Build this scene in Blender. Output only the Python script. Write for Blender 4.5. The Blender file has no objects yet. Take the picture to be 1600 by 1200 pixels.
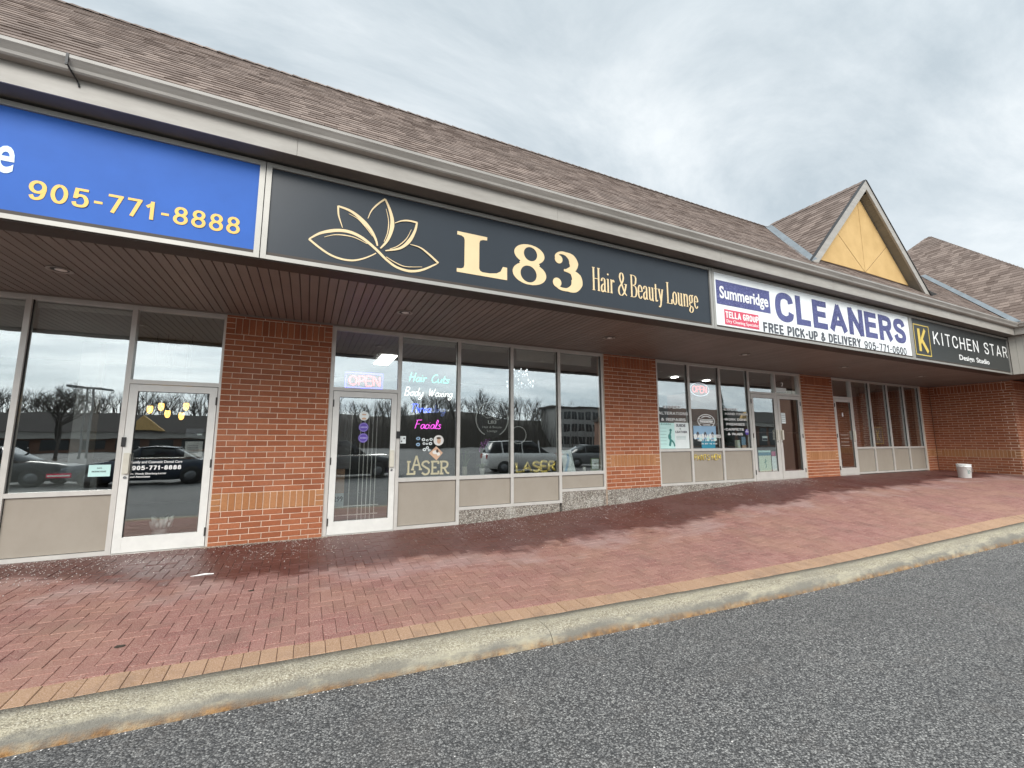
import bpy, math, random
from math import sin, cos, pi, radians, sqrt, atan2
from mathutils import Vector, Matrix
random.seed(7)
sc = bpy.context.scene
COL = sc.collection

# ------------------------------------------------------------------ camera
cam = bpy.data.objects.new('camera', bpy.data.cameras.new('camera'))
COL.objects.link(cam)
cam.data.sensor_width = 36.0
cam.data.lens = 36.0 * 673.36 / 1600.0
cam.data.clip_start = 0.05
cam.data.clip_end = 900.0
_r = Vector((0.904438, -0.426605, -0.000829)); _u = Vector((-0.055059, -0.118656, 0.991408)); _f = Vector((0.423037, 0.896621, 0.130806))
cam.matrix_world = Matrix(((_r.x, _u.x, -_f.x, 0.0), (_r.y, _u.y, -_f.y, -7.193), (_r.z, _u.z, -_f.z, 1.404), (0, 0, 0, 1)))
sc.camera = cam

# ------------------------------------------------------------------ world, sun, exposure
SUN_EL, SUN_AZ = radians(34), radians(202)          # azimuth clockwise from +Y
world = bpy.data.worlds.new('World'); sc.world = world; world.use_nodes = True
wn, wl = world.node_tree.nodes, world.node_tree.links
wn.clear()
w_out = wn.new('ShaderNodeOutputWorld'); w_bg = wn.new('ShaderNodeBackground')
w_sky = wn.new('ShaderNodeTexSky'); w_sky.sky_type = 'NISHITA'; w_sky.sun_disc = False
w_sky.sun_elevation = SUN_EL; w_sky.sun_rotation = SUN_AZ; w_sky.dust_density = 2.0
w_tc = wn.new('ShaderNodeTexCoord'); w_sep = wn.new('ShaderNodeSeparateXYZ')
wl.new(w_tc.outputs['Generated'], w_sep.inputs[0])
w_add = wn.new('ShaderNodeMath'); w_add.operation = 'ADD'; w_add.inputs[1].default_value = 0.22
w_abs = wn.new('ShaderNodeMath'); w_abs.operation = 'ABSOLUTE'; wl.new(w_sep.outputs[2], w_abs.inputs[0]); wl.new(w_abs.outputs[0], w_add.inputs[0])
w_dx = wn.new('ShaderNodeMath'); w_dx.operation = 'DIVIDE'; w_dy = wn.new('ShaderNodeMath'); w_dy.operation = 'DIVIDE'
wl.new(w_sep.outputs[0], w_dx.inputs[0]); wl.new(w_add.outputs[0], w_dx.inputs[1])
wl.new(w_sep.outputs[1], w_dy.inputs[0]); wl.new(w_add.outputs[0], w_dy.inputs[1])
w_cmb = wn.new('ShaderNodeCombineXYZ'); wl.new(w_dx.outputs[0], w_cmb.inputs[0]); wl.new(w_dy.outputs[0], w_cmb.inputs[1])
w_map = wn.new('ShaderNodeMapping'); w_map.inputs['Scale'].default_value = (0.8, 1.5, 1.0); w_map.inputs['Rotation'].default_value = (0, 0, radians(28)); w_map.inputs['Location'].default_value = (3.1, 1.7, 0)
wl.new(w_cmb.outputs[0], w_map.inputs[0])
w_n1 = wn.new('ShaderNodeTexNoise'); w_n1.inputs['Scale'].default_value = 1.15; w_n1.inputs['Detail'].default_value = 11; w_n1.inputs['Roughness'].default_value = 0.63; w_n1.inputs['Distortion'].default_value = 0.5
wl.new(w_map.outputs[0], w_n1.inputs['Vector'])
w_rp = wn.new('ShaderNodeValToRGB')
w_rp.color_ramp.elements[0].position = 0.36; w_rp.color_ramp.elements[0].color = (0.56, 0.64, 0.69, 1)
w_rp.color_ramp.elements[1].position = 0.64; w_rp.color_ramp.elements[1].color = (0.93, 0.98, 1.0, 1)
_e = w_rp.color_ramp.elements.new(0.5); _e.color = (0.73, 0.80, 0.84, 1)
wl.new(w_n1.outputs['Fac'], w_rp.inputs[0])
w_sc = wn.new('ShaderNodeMix'); w_sc.data_type = 'RGBA'; w_sc.blend_type = 'MULTIPLY'; w_sc.inputs[0].default_value = 1.0
wl.new(w_rp.outputs[0], w_sc.inputs[6]); w_sc.inputs[7].default_value = (10.0, 10.0, 10.0, 1)     # cloud deck in the units of the sky texture
w_mx = wn.new('ShaderNodeMix'); w_mx.data_type = 'RGBA'; w_mx.inputs[0].default_value = 0.88
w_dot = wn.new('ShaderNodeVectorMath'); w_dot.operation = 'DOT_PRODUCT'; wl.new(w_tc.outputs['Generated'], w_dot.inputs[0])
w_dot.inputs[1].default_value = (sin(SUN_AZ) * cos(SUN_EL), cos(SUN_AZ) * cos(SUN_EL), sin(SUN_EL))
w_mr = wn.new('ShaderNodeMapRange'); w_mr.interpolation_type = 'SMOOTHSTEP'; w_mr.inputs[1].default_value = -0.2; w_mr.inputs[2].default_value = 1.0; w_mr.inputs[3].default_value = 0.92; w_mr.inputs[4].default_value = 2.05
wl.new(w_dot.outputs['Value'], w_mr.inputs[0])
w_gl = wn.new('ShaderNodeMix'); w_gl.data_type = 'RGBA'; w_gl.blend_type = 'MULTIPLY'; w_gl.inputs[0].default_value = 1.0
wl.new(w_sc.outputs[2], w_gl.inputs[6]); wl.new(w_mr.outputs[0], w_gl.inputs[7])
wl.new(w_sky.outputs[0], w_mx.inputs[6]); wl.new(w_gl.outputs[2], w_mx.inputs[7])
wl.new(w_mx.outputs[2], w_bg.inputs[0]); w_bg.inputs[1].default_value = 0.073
wl.new(w_bg.outputs[0], w_out.inputs[0])

sun_d = bpy.data.lights.new('sun', 'SUN'); sun_d.energy = 1.5; sun_d.angle = radians(28); sun_d.color = (1.0, 0.965, 0.91)
sun = bpy.data.objects.new('sun', sun_d); COL.objects.link(sun)
_sd = Vector((sin(SUN_AZ) * cos(SUN_EL), cos(SUN_AZ) * cos(SUN_EL), sin(SUN_EL)))
sun.rotation_euler = _sd.to_track_quat('Z', 'Y').to_euler(); sun.location = _sd * 60
vs = sc.view_settings
vs.view_transform = 'Standard'; vs.look = 'None'; vs.gamma = 1.0; vs.use_curve_mapping = False; vs.exposure = 0.74
sc.cycles.transparent_max_bounces = 24; sc.cycles.max_bounces = 8; sc.cycles.sample_clamp_indirect = 6.0

# ------------------------------------------------------------------ materials
def lerp(a, b, t): return a + (b - a) * t
def interp(x, xs, ys):
    if x <= xs[0]: return ys[0]
    for i in range(1, len(xs)):
        if x <= xs[i]:
            return lerp(ys[i-1], ys[i], (x - xs[i-1]) / (xs[i] - xs[i-1]))
    return ys[-1]

class NT:
    def __init__(self, name):
        self.m = bpy.data.materials.new(name); self.m.use_nodes = True
        self.n, self.l = self.m.node_tree.nodes, self.m.node_tree.links
        self.b = self.n['Principled BSDF']; self.out = self.n['Material Output']
        self._pos = None
    def new(self, t, **kw):
        nd = self.n.new(t)
        for k, v in kw.items(): setattr(nd, k, v)
        return nd
    def put(self, src, dst): self.l.new(src, dst)
    def pos(self):
        if self._pos is None: self._pos = self.new('ShaderNodeNewGeometry')
        return self._pos.outputs['Position']
    def geo(self): self.pos(); return self._pos
    def noise(self, scale, detail=4, rough=0.55, vec=None, stretch=None):
        t = self.new('ShaderNodeTexNoise'); t.inputs['Scale'].default_value = scale; t.inputs['Detail'].default_value = detail; t.inputs['Roughness'].default_value = rough
        v = vec or self.pos()
        if stretch:
            mp = self.new('ShaderNodeMapping'); mp.inputs['Scale'].default_value = stretch; self.put(v, mp.inputs[0]); v = mp.outputs[0]
        self.put(v, t.inputs['Vector']); return t.outputs['Fac']
    def ramp(self, fac, stops):
        r = self.new('ShaderNodeValToRGB'); els = r.color_ramp.elements
        while len(els) < len(stops): els.new(0.5)
        for e, (p, c) in zip(els, stops):
            e.position = p; e.color = (c[0], c[1], c[2], 1) if hasattr(c, '__len__') else (c, c, c, 1)
        self.put(fac, r.inputs[0]); return r.outputs[0]
    def math(self, op, a, b=None, clamp=False):
        nd = self.new('ShaderNodeMath', operation=op, use_clamp=clamp)
        for i, v in enumerate((a, b)):
            if v is None: continue
            if isinstance(v, (int, float)): nd.inputs[i].default_value = v
            else: self.put(v, nd.inputs[i])
        return nd.outputs[0]
    def mix(self, fac, a, b, blend='MIX'):
        nd = self.new('ShaderNodeMix', data_type='RGBA', blend_type=blend)
        for i, v in ((0, fac), (6, a), (7, b)):
            if isinstance(v, (int, float)): nd.inputs[i].default_value = v
            elif isinstance(v, tuple): nd.inputs[i].default_value = (v[0], v[1], v[2], 1)
            else: self.put(v, nd.inputs[i])
        return nd.outputs[2]
    def rnd(self):
        g = self.geo().outputs['Random Per Island']; o = self.new('ShaderNodeObjectInfo').outputs['Random']
        return self.math('FRACT', self.math('ADD', g, o))
    def bump(self, height, strength=0.3, dist=0.01):
        bp = self.new('ShaderNodeBump'); bp.inputs['Strength'].default_value = strength; bp.inputs['Distance'].default_value = dist
        self.put(height, bp.inputs['Height']); self.put(bp.outputs[0], self.b.inputs['Normal']); return bp
    def base(self, c):
        if isinstance(c, tuple): self.b.inputs['Base Color'].default_value = (c[0], c[1], c[2], 1)
        else: self.put(c, self.b.inputs['Base Color'])
    def rough(self, r):
        if isinstance(r, (int, float)): self.b.inputs['Roughness'].default_value = r
        else: self.put(r, self.b.inputs['Roughness'])

M = {}
def plain(name, c, rough=0.5, metal=0.0, var=0.12, nscale=3.0, bump=0.0, bscale=60.0, spec=0.5):
    t = NT(name)
    n = t.noise(nscale, 5, 0.6)
    k = t.ramp(n, [(0.3, tuple(max(0, x * (1 - var)) for x in c)), (0.7, tuple(min(1, x * (1 + var)) for x in c))])
    t.base(k); t.rough(rough); t.b.inputs['Metallic'].default_value = metal; t.b.inputs['Specular IOR Level'].default_value = spec
    if bump: t.bump(t.noise(bscale, 3), bump, 0.004)
    M[name] = t.m; return t.m
def emit(name, c, s):
    t = NT(name); t.base((c[0] * .6, c[1] * .6, c[2] * .6)); t.b.inputs['Emission Color'].default_value = (c[0], c[1], c[2], 1); t.b.inputs['Emission Strength'].default_value = s
    M[name] = t.m; return t.m

def brickmat(name, a, b, c):
    t = NT(name); r = t.rnd()
    col = t.ramp(r, [(0.0, a), (0.5, b), (1.0, c)])
    n = t.noise(45, 4); col = t.mix(t.ramp(n, [(0.35, 0.0), (0.7, 0.35)]), col, (a[0] * .6, a[1] * .6, a[2] * .6))
    n2 = t.noise(0.9, 3); col = t.mix(t.math('MULTIPLY', t.ramp(n2, [(0.45, 0.0), (0.72, 1.0)]), 0.10), col, (0.45, 0.33, 0.26))
    t.base(col); t.rough(0.85); t.bump(t.noise(140, 4, 0.7), 0.35, 0.004); M[name] = t.m
brickmat('brick_red', (0.285, 0.086, 0.035), (0.345, 0.110, 0.046), (0.395, 0.137, 0.060))
brickmat('brick_tan', (0.37, 0.155, 0.058), (0.415, 0.185, 0.075), (0.45, 0.21, 0.092))
plain('mortar', (0.70, 0.53, 0.41), 0.95, var=0.15, nscale=9, bump=0.4, bscale=220)

plain('alum', (0.60, 0.575, 0.535), 0.38, 0.25, var=0.07, nscale=5, bump=0.05)
plain('alum_white', (0.72, 0.71, 0.67), 0.42, 0.1, var=0.06, nscale=6)
t = NT('spandrel'); n = t.noise(2.4, 6, 0.7, stretch=(1.2, 1, .8)); t.base(t.ramp(n, [(0.3, (0.30, 0.262, 0.214)), (0.55, (0.325, 0.285, 0.235)), (0.75, (0.338, 0.298, 0.247))])); t.rough(0.5); M['spandrel'] = t.m
plain('gasket', (0.02, 0.02, 0.02), 0.6)
plain('steel_dark', (0.07, 0.065, 0.06), 0.45, 0.6)
plain('handle_cream', (0.62, 0.59, 0.50), 0.45)
plain('chrome', (0.75, 0.75, 0.75), 0.2, 1.0)
plain('sign_frame', (0.335, 0.322, 0.295), 0.42, 0.3, var=0.06)
plain('sign_dark_under', (0.045, 0.032, 0.024), 0.6)
plain('bulkhead', (0.15, 0.135, 0.12), 0.7)

t = NT('soffit'); r = t.rnd()
t.base(t.mix(t.ramp(t.noise(1.4, 4), [(0.35, 0.0), (0.7, 0.5)]), t.ramp(r, [(0, (0.20, 0.170, 0.147)), (1, (0.25, 0.213, 0.185))]), (0.15, 0.124, 0.106))); t.rough(0.5); M['soffit'] = t.m
t = NT('fascia'); n = t.noise(2.2, 5, 0.65, stretch=(1, 1, 5)); t.base(t.ramp(n, [(0.3, (0.295, 0.27, 0.24)), (0.7, (0.385, 0.36, 0.325))])); t.rough(0.5); M['fascia'] = t.m
t = NT('gutter'); n = t.noise(3.0, 6, 0.7, stretch=(.6, 1, 6)); t.base(t.ramp(n, [(0.3, (0.27, 0.25, 0.225)), (0.65, (0.385, 0.36, 0.33))])); t.rough(0.45); M['gutter'] = t.m
plain('flashing', (0.24, 0.27, 0.29), 0.45, 0.4, var=0.15, nscale=4)

t = NT('shingle'); r = t.rnd()
col = t.ramp(r, [(0.0, (0.115, 0.088, 0.073)), (0.35, (0.155, 0.124, 0.105)), (0.7, (0.19, 0.155, 0.133)), (1.0, (0.235, 0.195, 0.167))])
g = t.noise(260, 2, 0.8); col = t.mix(t.ramp(g, [(0.35, 0.0), (0.65, 0.5)]), col, (0.30, 0.26, 0.23), 'MULTIPLY')
n = t.noise(0.7, 4); col = t.mix(t.math('MULTIPLY', t.ramp(n, [(0.45, 0.0), (0.7, 1.0)]), 0.12), col, (0.10, 0.095, 0.085))
t.base(t.mix(1.0, col, (1.36, 1.28, 1.27), 'MULTIPLY')); t.rough(0.95); t.bump(g, 0.5, 0.003); M['shingle'] = t.m
plain('roof_deck', (0.05, 0.042, 0.036), 0.95)
t = NT('stucco'); n = t.noise(3, 5); t.base(t.ramp(n, [(0.3, (0.52, 0.335, 0.135)), (0.7, (0.61, 0.405, 0.175))])); t.rough(0.9); t.bump(t.noise(110, 4, .7), 0.4, 0.004); M['stucco'] = t.m
plain('rake_soffit', (0.20, 0.18, 0.145), 0.6)
plain('siding', (0.47, 0.445, 0.395), 0.55, var=0.06)

# concrete of the plinth: exposed aggregate
def aggregate(name, cols, scale, rough=0.9, bstr=0.6):
    t = NT(name)
    v = t.new('ShaderNodeTexVoronoi'); v.inputs['Scale'].default_value = scale; t.put(t.pos(), v.inputs['Vector'])
    sep = t.new('ShaderNodeSeparateColor'); t.put(v.outputs['Color'], sep.inputs[0])
    col = t.ramp(sep.outputs[0], cols)
    edge = t.ramp(v.outputs['Distance'], [(0.25, 1.0), (0.75, 0.0)])
    col = t.mix(t.math('MULTIPLY', t.math('SUBTRACT', 1.0, edge), 0.6), col, tuple(x * 0.75 for x in cols[1][1]))
    t.rough(rough); t.bump(edge, bstr, 0.004)
    return t, col
t, col = aggregate('plinth', [(0.0, (0.055, 0.045, 0.038)), (0.3, (0.20, 0.172, 0.145)), (0.65, (0.34, 0.305, 0.26)), (1.0, (0.55, 0.53, 0.48))], 62)
n = t.noise(2.5, 5, 0.7); col = t.mix(t.ramp(n, [(0.54, 0.0), (0.70, 0.55)]), col, (0.52, 0.50, 0.45)); t.base(col); M['plinth'] = t.m

# kerb: beige concrete, greyer on the face, rust brown along the foot
t, col = aggregate('kerb', [(0.0, (0.16, 0.13, 0.09)), (0.3, (0.36, 0.31, 0.22)), (0.65, (0.48, 0.43, 0.32)), (1.0, (0.72, 0.66, 0.52))], 110)
ad = t.new('ShaderNodeAttribute', attribute_name='kd').outputs['Fac']; at = t.new('ShaderNodeAttribute', attribute_name='kh')                                    # height up the kerb section, 0 foot .. 1 crest
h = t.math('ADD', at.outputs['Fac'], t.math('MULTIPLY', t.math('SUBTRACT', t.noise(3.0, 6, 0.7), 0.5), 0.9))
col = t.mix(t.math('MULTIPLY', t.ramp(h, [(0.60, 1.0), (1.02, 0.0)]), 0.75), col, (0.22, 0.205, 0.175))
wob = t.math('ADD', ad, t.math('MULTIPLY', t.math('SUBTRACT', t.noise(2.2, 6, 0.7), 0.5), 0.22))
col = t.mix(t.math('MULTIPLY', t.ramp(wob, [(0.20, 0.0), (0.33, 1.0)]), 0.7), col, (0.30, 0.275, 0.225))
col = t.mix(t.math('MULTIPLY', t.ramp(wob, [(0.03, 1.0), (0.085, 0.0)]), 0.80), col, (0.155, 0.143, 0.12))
ru = t.math('MULTIPLY', t.ramp(h, [(0.10, 1.0), (0.52, 0.0)]), t.ramp(t.noise(7, 6, 0.75), [(0.36, 0.25), (0.58, 1.0)]))
col = t.mix(ru, col, t.mix(t.ramp(t.noise(16, 4), [(0.4, 0.0), (0.6, 1.0)]), (0.16, 0.075, 0.025), (0.36, 0.19, 0.065))); 
st = t.ramp(t.noise(1.1, 5, 0.7), [(0.45, 0.0), (0.7, 0.45)]); col = t.mix(st, col, (0.26, 0.235, 0.185)); col = t.mix(t.ramp(t.noise(2.3, 5, .7, stretch=(1, 4, 1)), [(0.5, 0.0), (0.66, .5)]), col, (0.52, 0.465, 0.33))
t.base(col); M['kerb'] = t.m

# asphalt: stone chippings in a worn binder
t = NT('asphalt')
v = t.new('ShaderNodeTexVoronoi'); v.inputs['Scale'].default_value = 92; t.put(t.pos(), v.inputs['Vector'])
sp = t.new('ShaderNodeSeparateColor'); t.put(v.outputs['Color'], sp.inputs[0])
col = t.ramp(sp.outputs[0], [(0.0, (0.034, 0.034, 0.035)), (0.28, (0.115, 0.112, 0.110)), (0.55, (0.28, 0.272, 0.263)), (0.85, (0.50, 0.483, 0.455)), (1.0, (0.78, 0.76, 0.71))])
v2 = t.new('ShaderNodeTexVoronoi'); v2.inputs['Scale'].default_value = 190; t.put(t.pos(), v2.inputs['Vector'])
sp2 = t.new('ShaderNodeSeparateColor'); t.put(v2.outputs['Color'], sp2.inputs[0])
col = t.mix(0.33, col, t.ramp(sp2.outputs[1], [(0.0, (0.035, 0.035, 0.035)), (0.6, (0.15, 0.147, 0.145)), (1.0, (0.46, 0.45, 0.43))]))
ed = t.ramp(v.outputs['Distance'], [(0.35, 1.0), (0.85, 0.0)])
col = t.mix(t.math('MULTIPLY', t.math('SUBTRACT', 1.0, ed), 0.85), col, (0.020, 0.020, 0.0205))
big = t.noise(0.55, 5, 0.6); col = t.mix(t.ramp(big, [(0.35, 0.25), (0.68, 0.0)]), col, (0.07, 0.07, 0.073))
lane = t.noise(0.35, 3, 0.5, stretch=(.25, 1.6, 1)); col = t.mix(t.ramp(lane, [(0.42, 0.22), (0.6, 0.0)]), col, (0.06, 0.058, 0.057))
mid = t.noise(2.6, 5, 0.7); col = t.mix(t.ramp(mid, [(0.52, 0.0), (0.75, 0.28)]), col, (0.20, 0.175, 0.155))
t.base(col); t.rough(0.88); t.bump(t.math('ADD', ed, t.math('MULTIPLY', t.noise(300, 2), 0.5)), 0.9, 0.006); M['asphalt'] = t.m

# pavers: worn dry outer strip, wet strip running along the shopfronts
def paver(name, a, b, c):
    t = NT(name); r = t.rnd(); col = t.ramp(r, [(0.0, a), (0.5, b), (1.0, c)])
    sp = t.noise(130, 3, 0.85); col = t.mix(t.ramp(sp, [(0.50, 0.0), (0.66, 0.75)]), col, (0.62, 0.44, 0.37))
    col = t.mix(t.ramp(sp, [(0.34, 0.55), (0.46, 0.0)]), col, (a[0] * .5, a[1] * .5, a[2] * .5))
    gr = t.noise(2.8, 6, 0.72); col = t.mix(t.ramp(gr, [(0.50, 0.0), (0.70, 0.45)]), col, (0.17, 0.115, 0.09))
    pt = t.noise(0.8, 4, 0.6); col = t.mix(t.ramp(pt, [(0.42, 0.0), (0.66, 0.35)]), col, (0.40, 0.245, 0.16))
    xyz = t.new('ShaderNodeSeparateXYZ'); t.put(t.pos(), xyz.inputs[0])
    nz = t.math('MULTIPLY', t.math('SUBTRACT', t.noise(0.5, 4, 0.6), 0.5), 1.5)
    nz = t.math('ADD', nz, t.math('MULTIPLY', t.math('MINIMUM', t.math('ADD', xyz.outputs[0], 0.6), 0.0), 0.38))
    nz = t.math('ADD', nz, t.math('MULTIPLY', t.math('SUBTRACT', t.noise(4.0, 3, 0.6), 0.5), 0.25))
    nz = t.math('ADD', nz, t.math('MULTIPLY', t.math('SUBTRACT', r, 0.5), 0.20))
    wet = t.math('ADD', t.math('ADD', xyz.outputs[1], 1.62), nz)
    wet = t.ramp(t.math('ADD', t.math('MULTIPLY', wet, 1.6), 0.5), [(0.30, 0.0), (0.70, 1.0)])
    pale = t.ramp(t.math('ADD', t.math('MULTIPLY', t.math('ADD', t.math('ADD', xyz.outputs[1], 2.0), nz), 1.2), 0.5), [(0.15, 0.0), (0.45, 1.0)])
    pale = t.math('MULTIPLY', pale, t.ramp(t.noise(1.3, 4), [(0.42, 0.0), (0.6, 0.40)]))
    col = t.mix(pale, col, (0.44, 0.33, 0.31))                                            # lime bloom where the wet has dried
    col = t.mix(wet, col, t.mix(1.0, col, (0.36, 0.24, 0.23), 'MULTIPLY'))
    t.base(col); t.rough(t.math('SUBTRACT', 0.9, t.math('MULTIPLY', wet, 0.40))); t.b.inputs['Specular IOR Level'].default_value = 0.4
    t.bump(t.math('ADD', sp, t.noise(60, 3)), 0.45, 0.003); M[name] = t.m
paver('paver_red', (0.235, 0.095, 0.080), (0.285, 0.124, 0.103), (0.325, 0.152, 0.126))
paver('paver_tan', (0.34, 0.205, 0.118), (0.38, 0.232, 0.135), (0.41, 0.255, 0.152))
t = NT('joint_sand'); n = t.noise(0.9, 4); xyz = t.new('ShaderNodeSeparateXYZ'); t.put(t.pos(), xyz.inputs[0])
near = t.ramp(t.math('ADD', xyz.outputs[1], 1.9), [(0.3, 0.0), (0.9, 1.0)])
t.base(t.mix(t.math('MULTIPLY', near, t.ramp(n, [(0.45, 0.0), (0.6, 1.0)])), (0.11, 0.058, 0.042), (0.50, 0.40, 0.34))); t.rough(0.95); M['joint_sand'] = t.m
plain('salt', (0.74, 0.70, 0.66), 0.8)
plain('grit', (0.34, 0.29, 0.24), 0.9, var=0.5, nscale=40)

# coated shop glass
def glassmat(name, tint, lo):
    t = NT(name); t.n.remove(t.b)
    tr = t.new('ShaderNodeBsdfTransparent'); tr.inputs[0].default_value = (*tint, 1)
    gl = t.new('ShaderNodeBsdfGlossy'); gl.inputs['Roughness'].default_value = 0.0; gl.inputs[0].default_value = (0.93, 0.97, 0.98, 1)
    dp = t.new('ShaderNodeVectorMath', operation='DOT_PRODUCT'); g = t.geo(); t.put(g.outputs['Normal'], dp.inputs[0]); t.put(g.outputs['Incoming'], dp.inputs[1])
    fr = t.math('POWER', t.math('SUBTRACT', 1.0, t.math('ABSOLUTE', dp.outputs['Value'])), 5.0)          # Schlick, the same from both sides of the pane
    fac = t.math('ADD', t.math('MULTIPLY', fr, 1.0 - lo), lo, True)
    bp = t.new('ShaderNodeBump'); bp.inputs['Strength'].default_value = 0.05; bp.inputs['Distance'].default_value = 0.02
    t.put(t.noise(1.6, 2, 0.4), bp.inputs['Height']); t.put(bp.outputs[0], gl.inputs['Normal'])
    ms = t.new('ShaderNodeMixShader'); t.put(fac, ms.inputs[0]); t.put(tr.outputs[0], ms.inputs[1]); t.put(gl.outputs[0], ms.inputs[2]); t.put(ms.outputs[0], t.out.inputs[0])
    M[name] = t.m
glassmat('glass', (0.97, 0.99, 0.98), 0.27)

for nm, c, r in (('sign_blue', (0.032, 0.120, 0.45), .5), ('sign_black', (0.020, 0.027, 0.036), .32), ('sign_charcoal', (0.028, 0.032, 0.032), .35), ('sign_white', (0.80, 0.82, 0.82), .4),
                 ('cream_gold', (0.74, 0.565, 0.325), .5), ('amber', (0.85, 0.50, 0.10), .5), ('ice', (0.72, 0.86, 0.93), .5), ('ink_blue', (0.060, 0.065, 0.25), .5), ('ink_grey', (0.075, 0.08, 0.095), .5),
                 ('red_pink', (0.60, 0.07, 0.12), .5), ('vinyl_white', (0.82, 0.82, 0.80), .5), ('yellow_gold', (0.66, 0.48, 0.09), .4), ('black', (0.015, 0.015, 0.016), .5), ('paper', (0.74, 0.80, 0.79), .8), ('paper_teal', (0.55, 0.80, 0.76), .8),
                 ('paper_lime', (0.66, 0.76, 0.62), .8), ('poster_blue', (0.03, 0.25, 0.36), .6), ('teal_ink', (0.05, 0.22, 0.20), .7), ('magenta_ink', (0.45, 0.02, 0.15), .6), ('purple', (0.10, 0.055, 0.36), .5), ('lavender', (0.40, 0.36, 0.62), .5), ('sky_print', (0.28, 0.45, 0.62), .6),
                 ('skin_print', (0.62, 0.40, 0.27), .6), ('hair_print', (0.10, 0.06, 0.04), .6), ('gold_board', (0.50, 0.46, 0.31), .5), ('pail', (0.78, 0.80, 0.78), .4), ('leaf', (0.11, 0.17, 0.06), .5), ('petal', (0.62, 0.27, 0.68), .6), ('vase', (0.42, 0.40, 0.32), .3),
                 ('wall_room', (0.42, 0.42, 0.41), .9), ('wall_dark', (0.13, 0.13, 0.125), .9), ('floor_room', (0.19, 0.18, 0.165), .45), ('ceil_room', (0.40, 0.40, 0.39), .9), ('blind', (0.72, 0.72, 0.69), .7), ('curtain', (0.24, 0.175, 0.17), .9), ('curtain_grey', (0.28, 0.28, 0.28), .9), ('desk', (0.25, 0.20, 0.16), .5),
                 ('bark', (0.085, 0.072, 0.062), .9), ('twig', (0.10, 0.088, 0.078), .9), ('needle', (0.02, 0.035, 0.02), .9), ('car_black', (0.012, 0.013, 0.015), .2), ('car_grey', (0.13, 0.135, 0.14), .25), ('car_white', (0.68, 0.68, 0.66), .25), ('car_blue', (0.02, 0.03, 0.05), .2), ('tyre', (0.018, 0.018, 0.018), .85), ('car_glass', (0.012, 0.014, 0.016), .06), ('lamp_red', (0.35, 0.02, 0.02), .3), ('lens', (0.6, 0.6, 0.6), .15),
                 ('far_roof', (0.055, 0.046, 0.042), .9), ('far_wall', (0.22, 0.12, 0.085), .9), ('far_band', (0.38, 0.36, 0.33), .7), ('far_glass', (0.03, 0.035, 0.04), .1), ('office_wall', (0.34, 0.335, 0.32), .8), ('pole_metal', (0.20, 0.20, 0.20), .5), ('cup', (0.75, 0.74, 0.70), .4), ('soil_dark', (0.05, 0.04, 0.03), .9)):
    plain(nm, c, r, var=0.06, spec=0.18 if nm in ('sign_blue', 'sign_white') else 0.32 if nm.startswith('sign_') else 0.5)
t = NT('foil_gold'); t.base((0.85, 0.66, 0.17)); t.b.inputs['Metallic'].default_value = 0.45; t.rough(0.25); M['foil_gold'] = t.m
M['car_paint_metal'] = M['car_grey']
t = NT('print_speckle'); v = t.new('ShaderNodeTexVoronoi'); v.inputs['Scale'].default_value = 95; t.put(t.pos(), v.inputs['Vector'])
sp = t.new('ShaderNodeSeparateColor'); t.put(v.outputs['Color'], sp.inputs[0])
t.base(t.mix(t.ramp(t.noise(0.9, 3), [(0.4, 0.0), (0.65, 0.6)]), t.ramp(sp.outputs[0], [(0.0, (0.028, 0.030, 0.12)), (0.7, (0.060, 0.066, 0.20)), (1.0, (0.17, 0.18, 0.36))]), (0.10, 0.11, 0.28))); t.rough(0.5); M['print_speckle'] = t.m
emit('neon_red', (1.0, 0.07, 0.07), 2.4); emit('neon_blue', (0.08, 0.06, 1.0), 2.6); emit('neon_teal', (0.10, 0.95, 0.68), 1.7); emit('neon_white', (1.0, 0.98, 0.95), 1.5); emit('neon_pink', (1.0, 0.12, 0.85), 1.6)
emit('neon_royal', (0.05, 0.12, 1.0), 2.6); emit('neon_dim', (0.14, 0.20, 0.50), 0.6); emit('lamp_amber', (1.0, 0.58, 0.13), 2.6); emit('lamp_white', (1.0, 0.97, 0.92), 9.0); emit('crystal', (0.95, 0.98, 1.0), 2.4); emit('neon_soft_red', (0.95, 0.16, 0.16), 0.95); emit('neon_soft_white', (0.8, 0.85, 0.95), 0.55)  # the dim neon letters get a weak glow so they show

# ------------------------------------------------------------------ mesh helpers
def link(o, parent=None):
    COL.objects.link(o)
    if parent is not None: o.parent = parent
    return o
def tag(o, label=None, cat=None, group=None, kind=None):
    if label: o['label'] = label
    if cat: o['category'] = cat
    if group: o['group'] = group
    if kind: o['kind'] = kind
    return o
def empty(name, loc=(0, 0, 0), rz=0.0, label=None, cat=None, group=None):
    o = bpy.data.objects.new(name, None); o.empty_display_size = 0.1; o.location = loc; o.rotation_euler = (0, 0, rz)
    COL.objects.link(o); return tag(o, label, cat, group)

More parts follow.
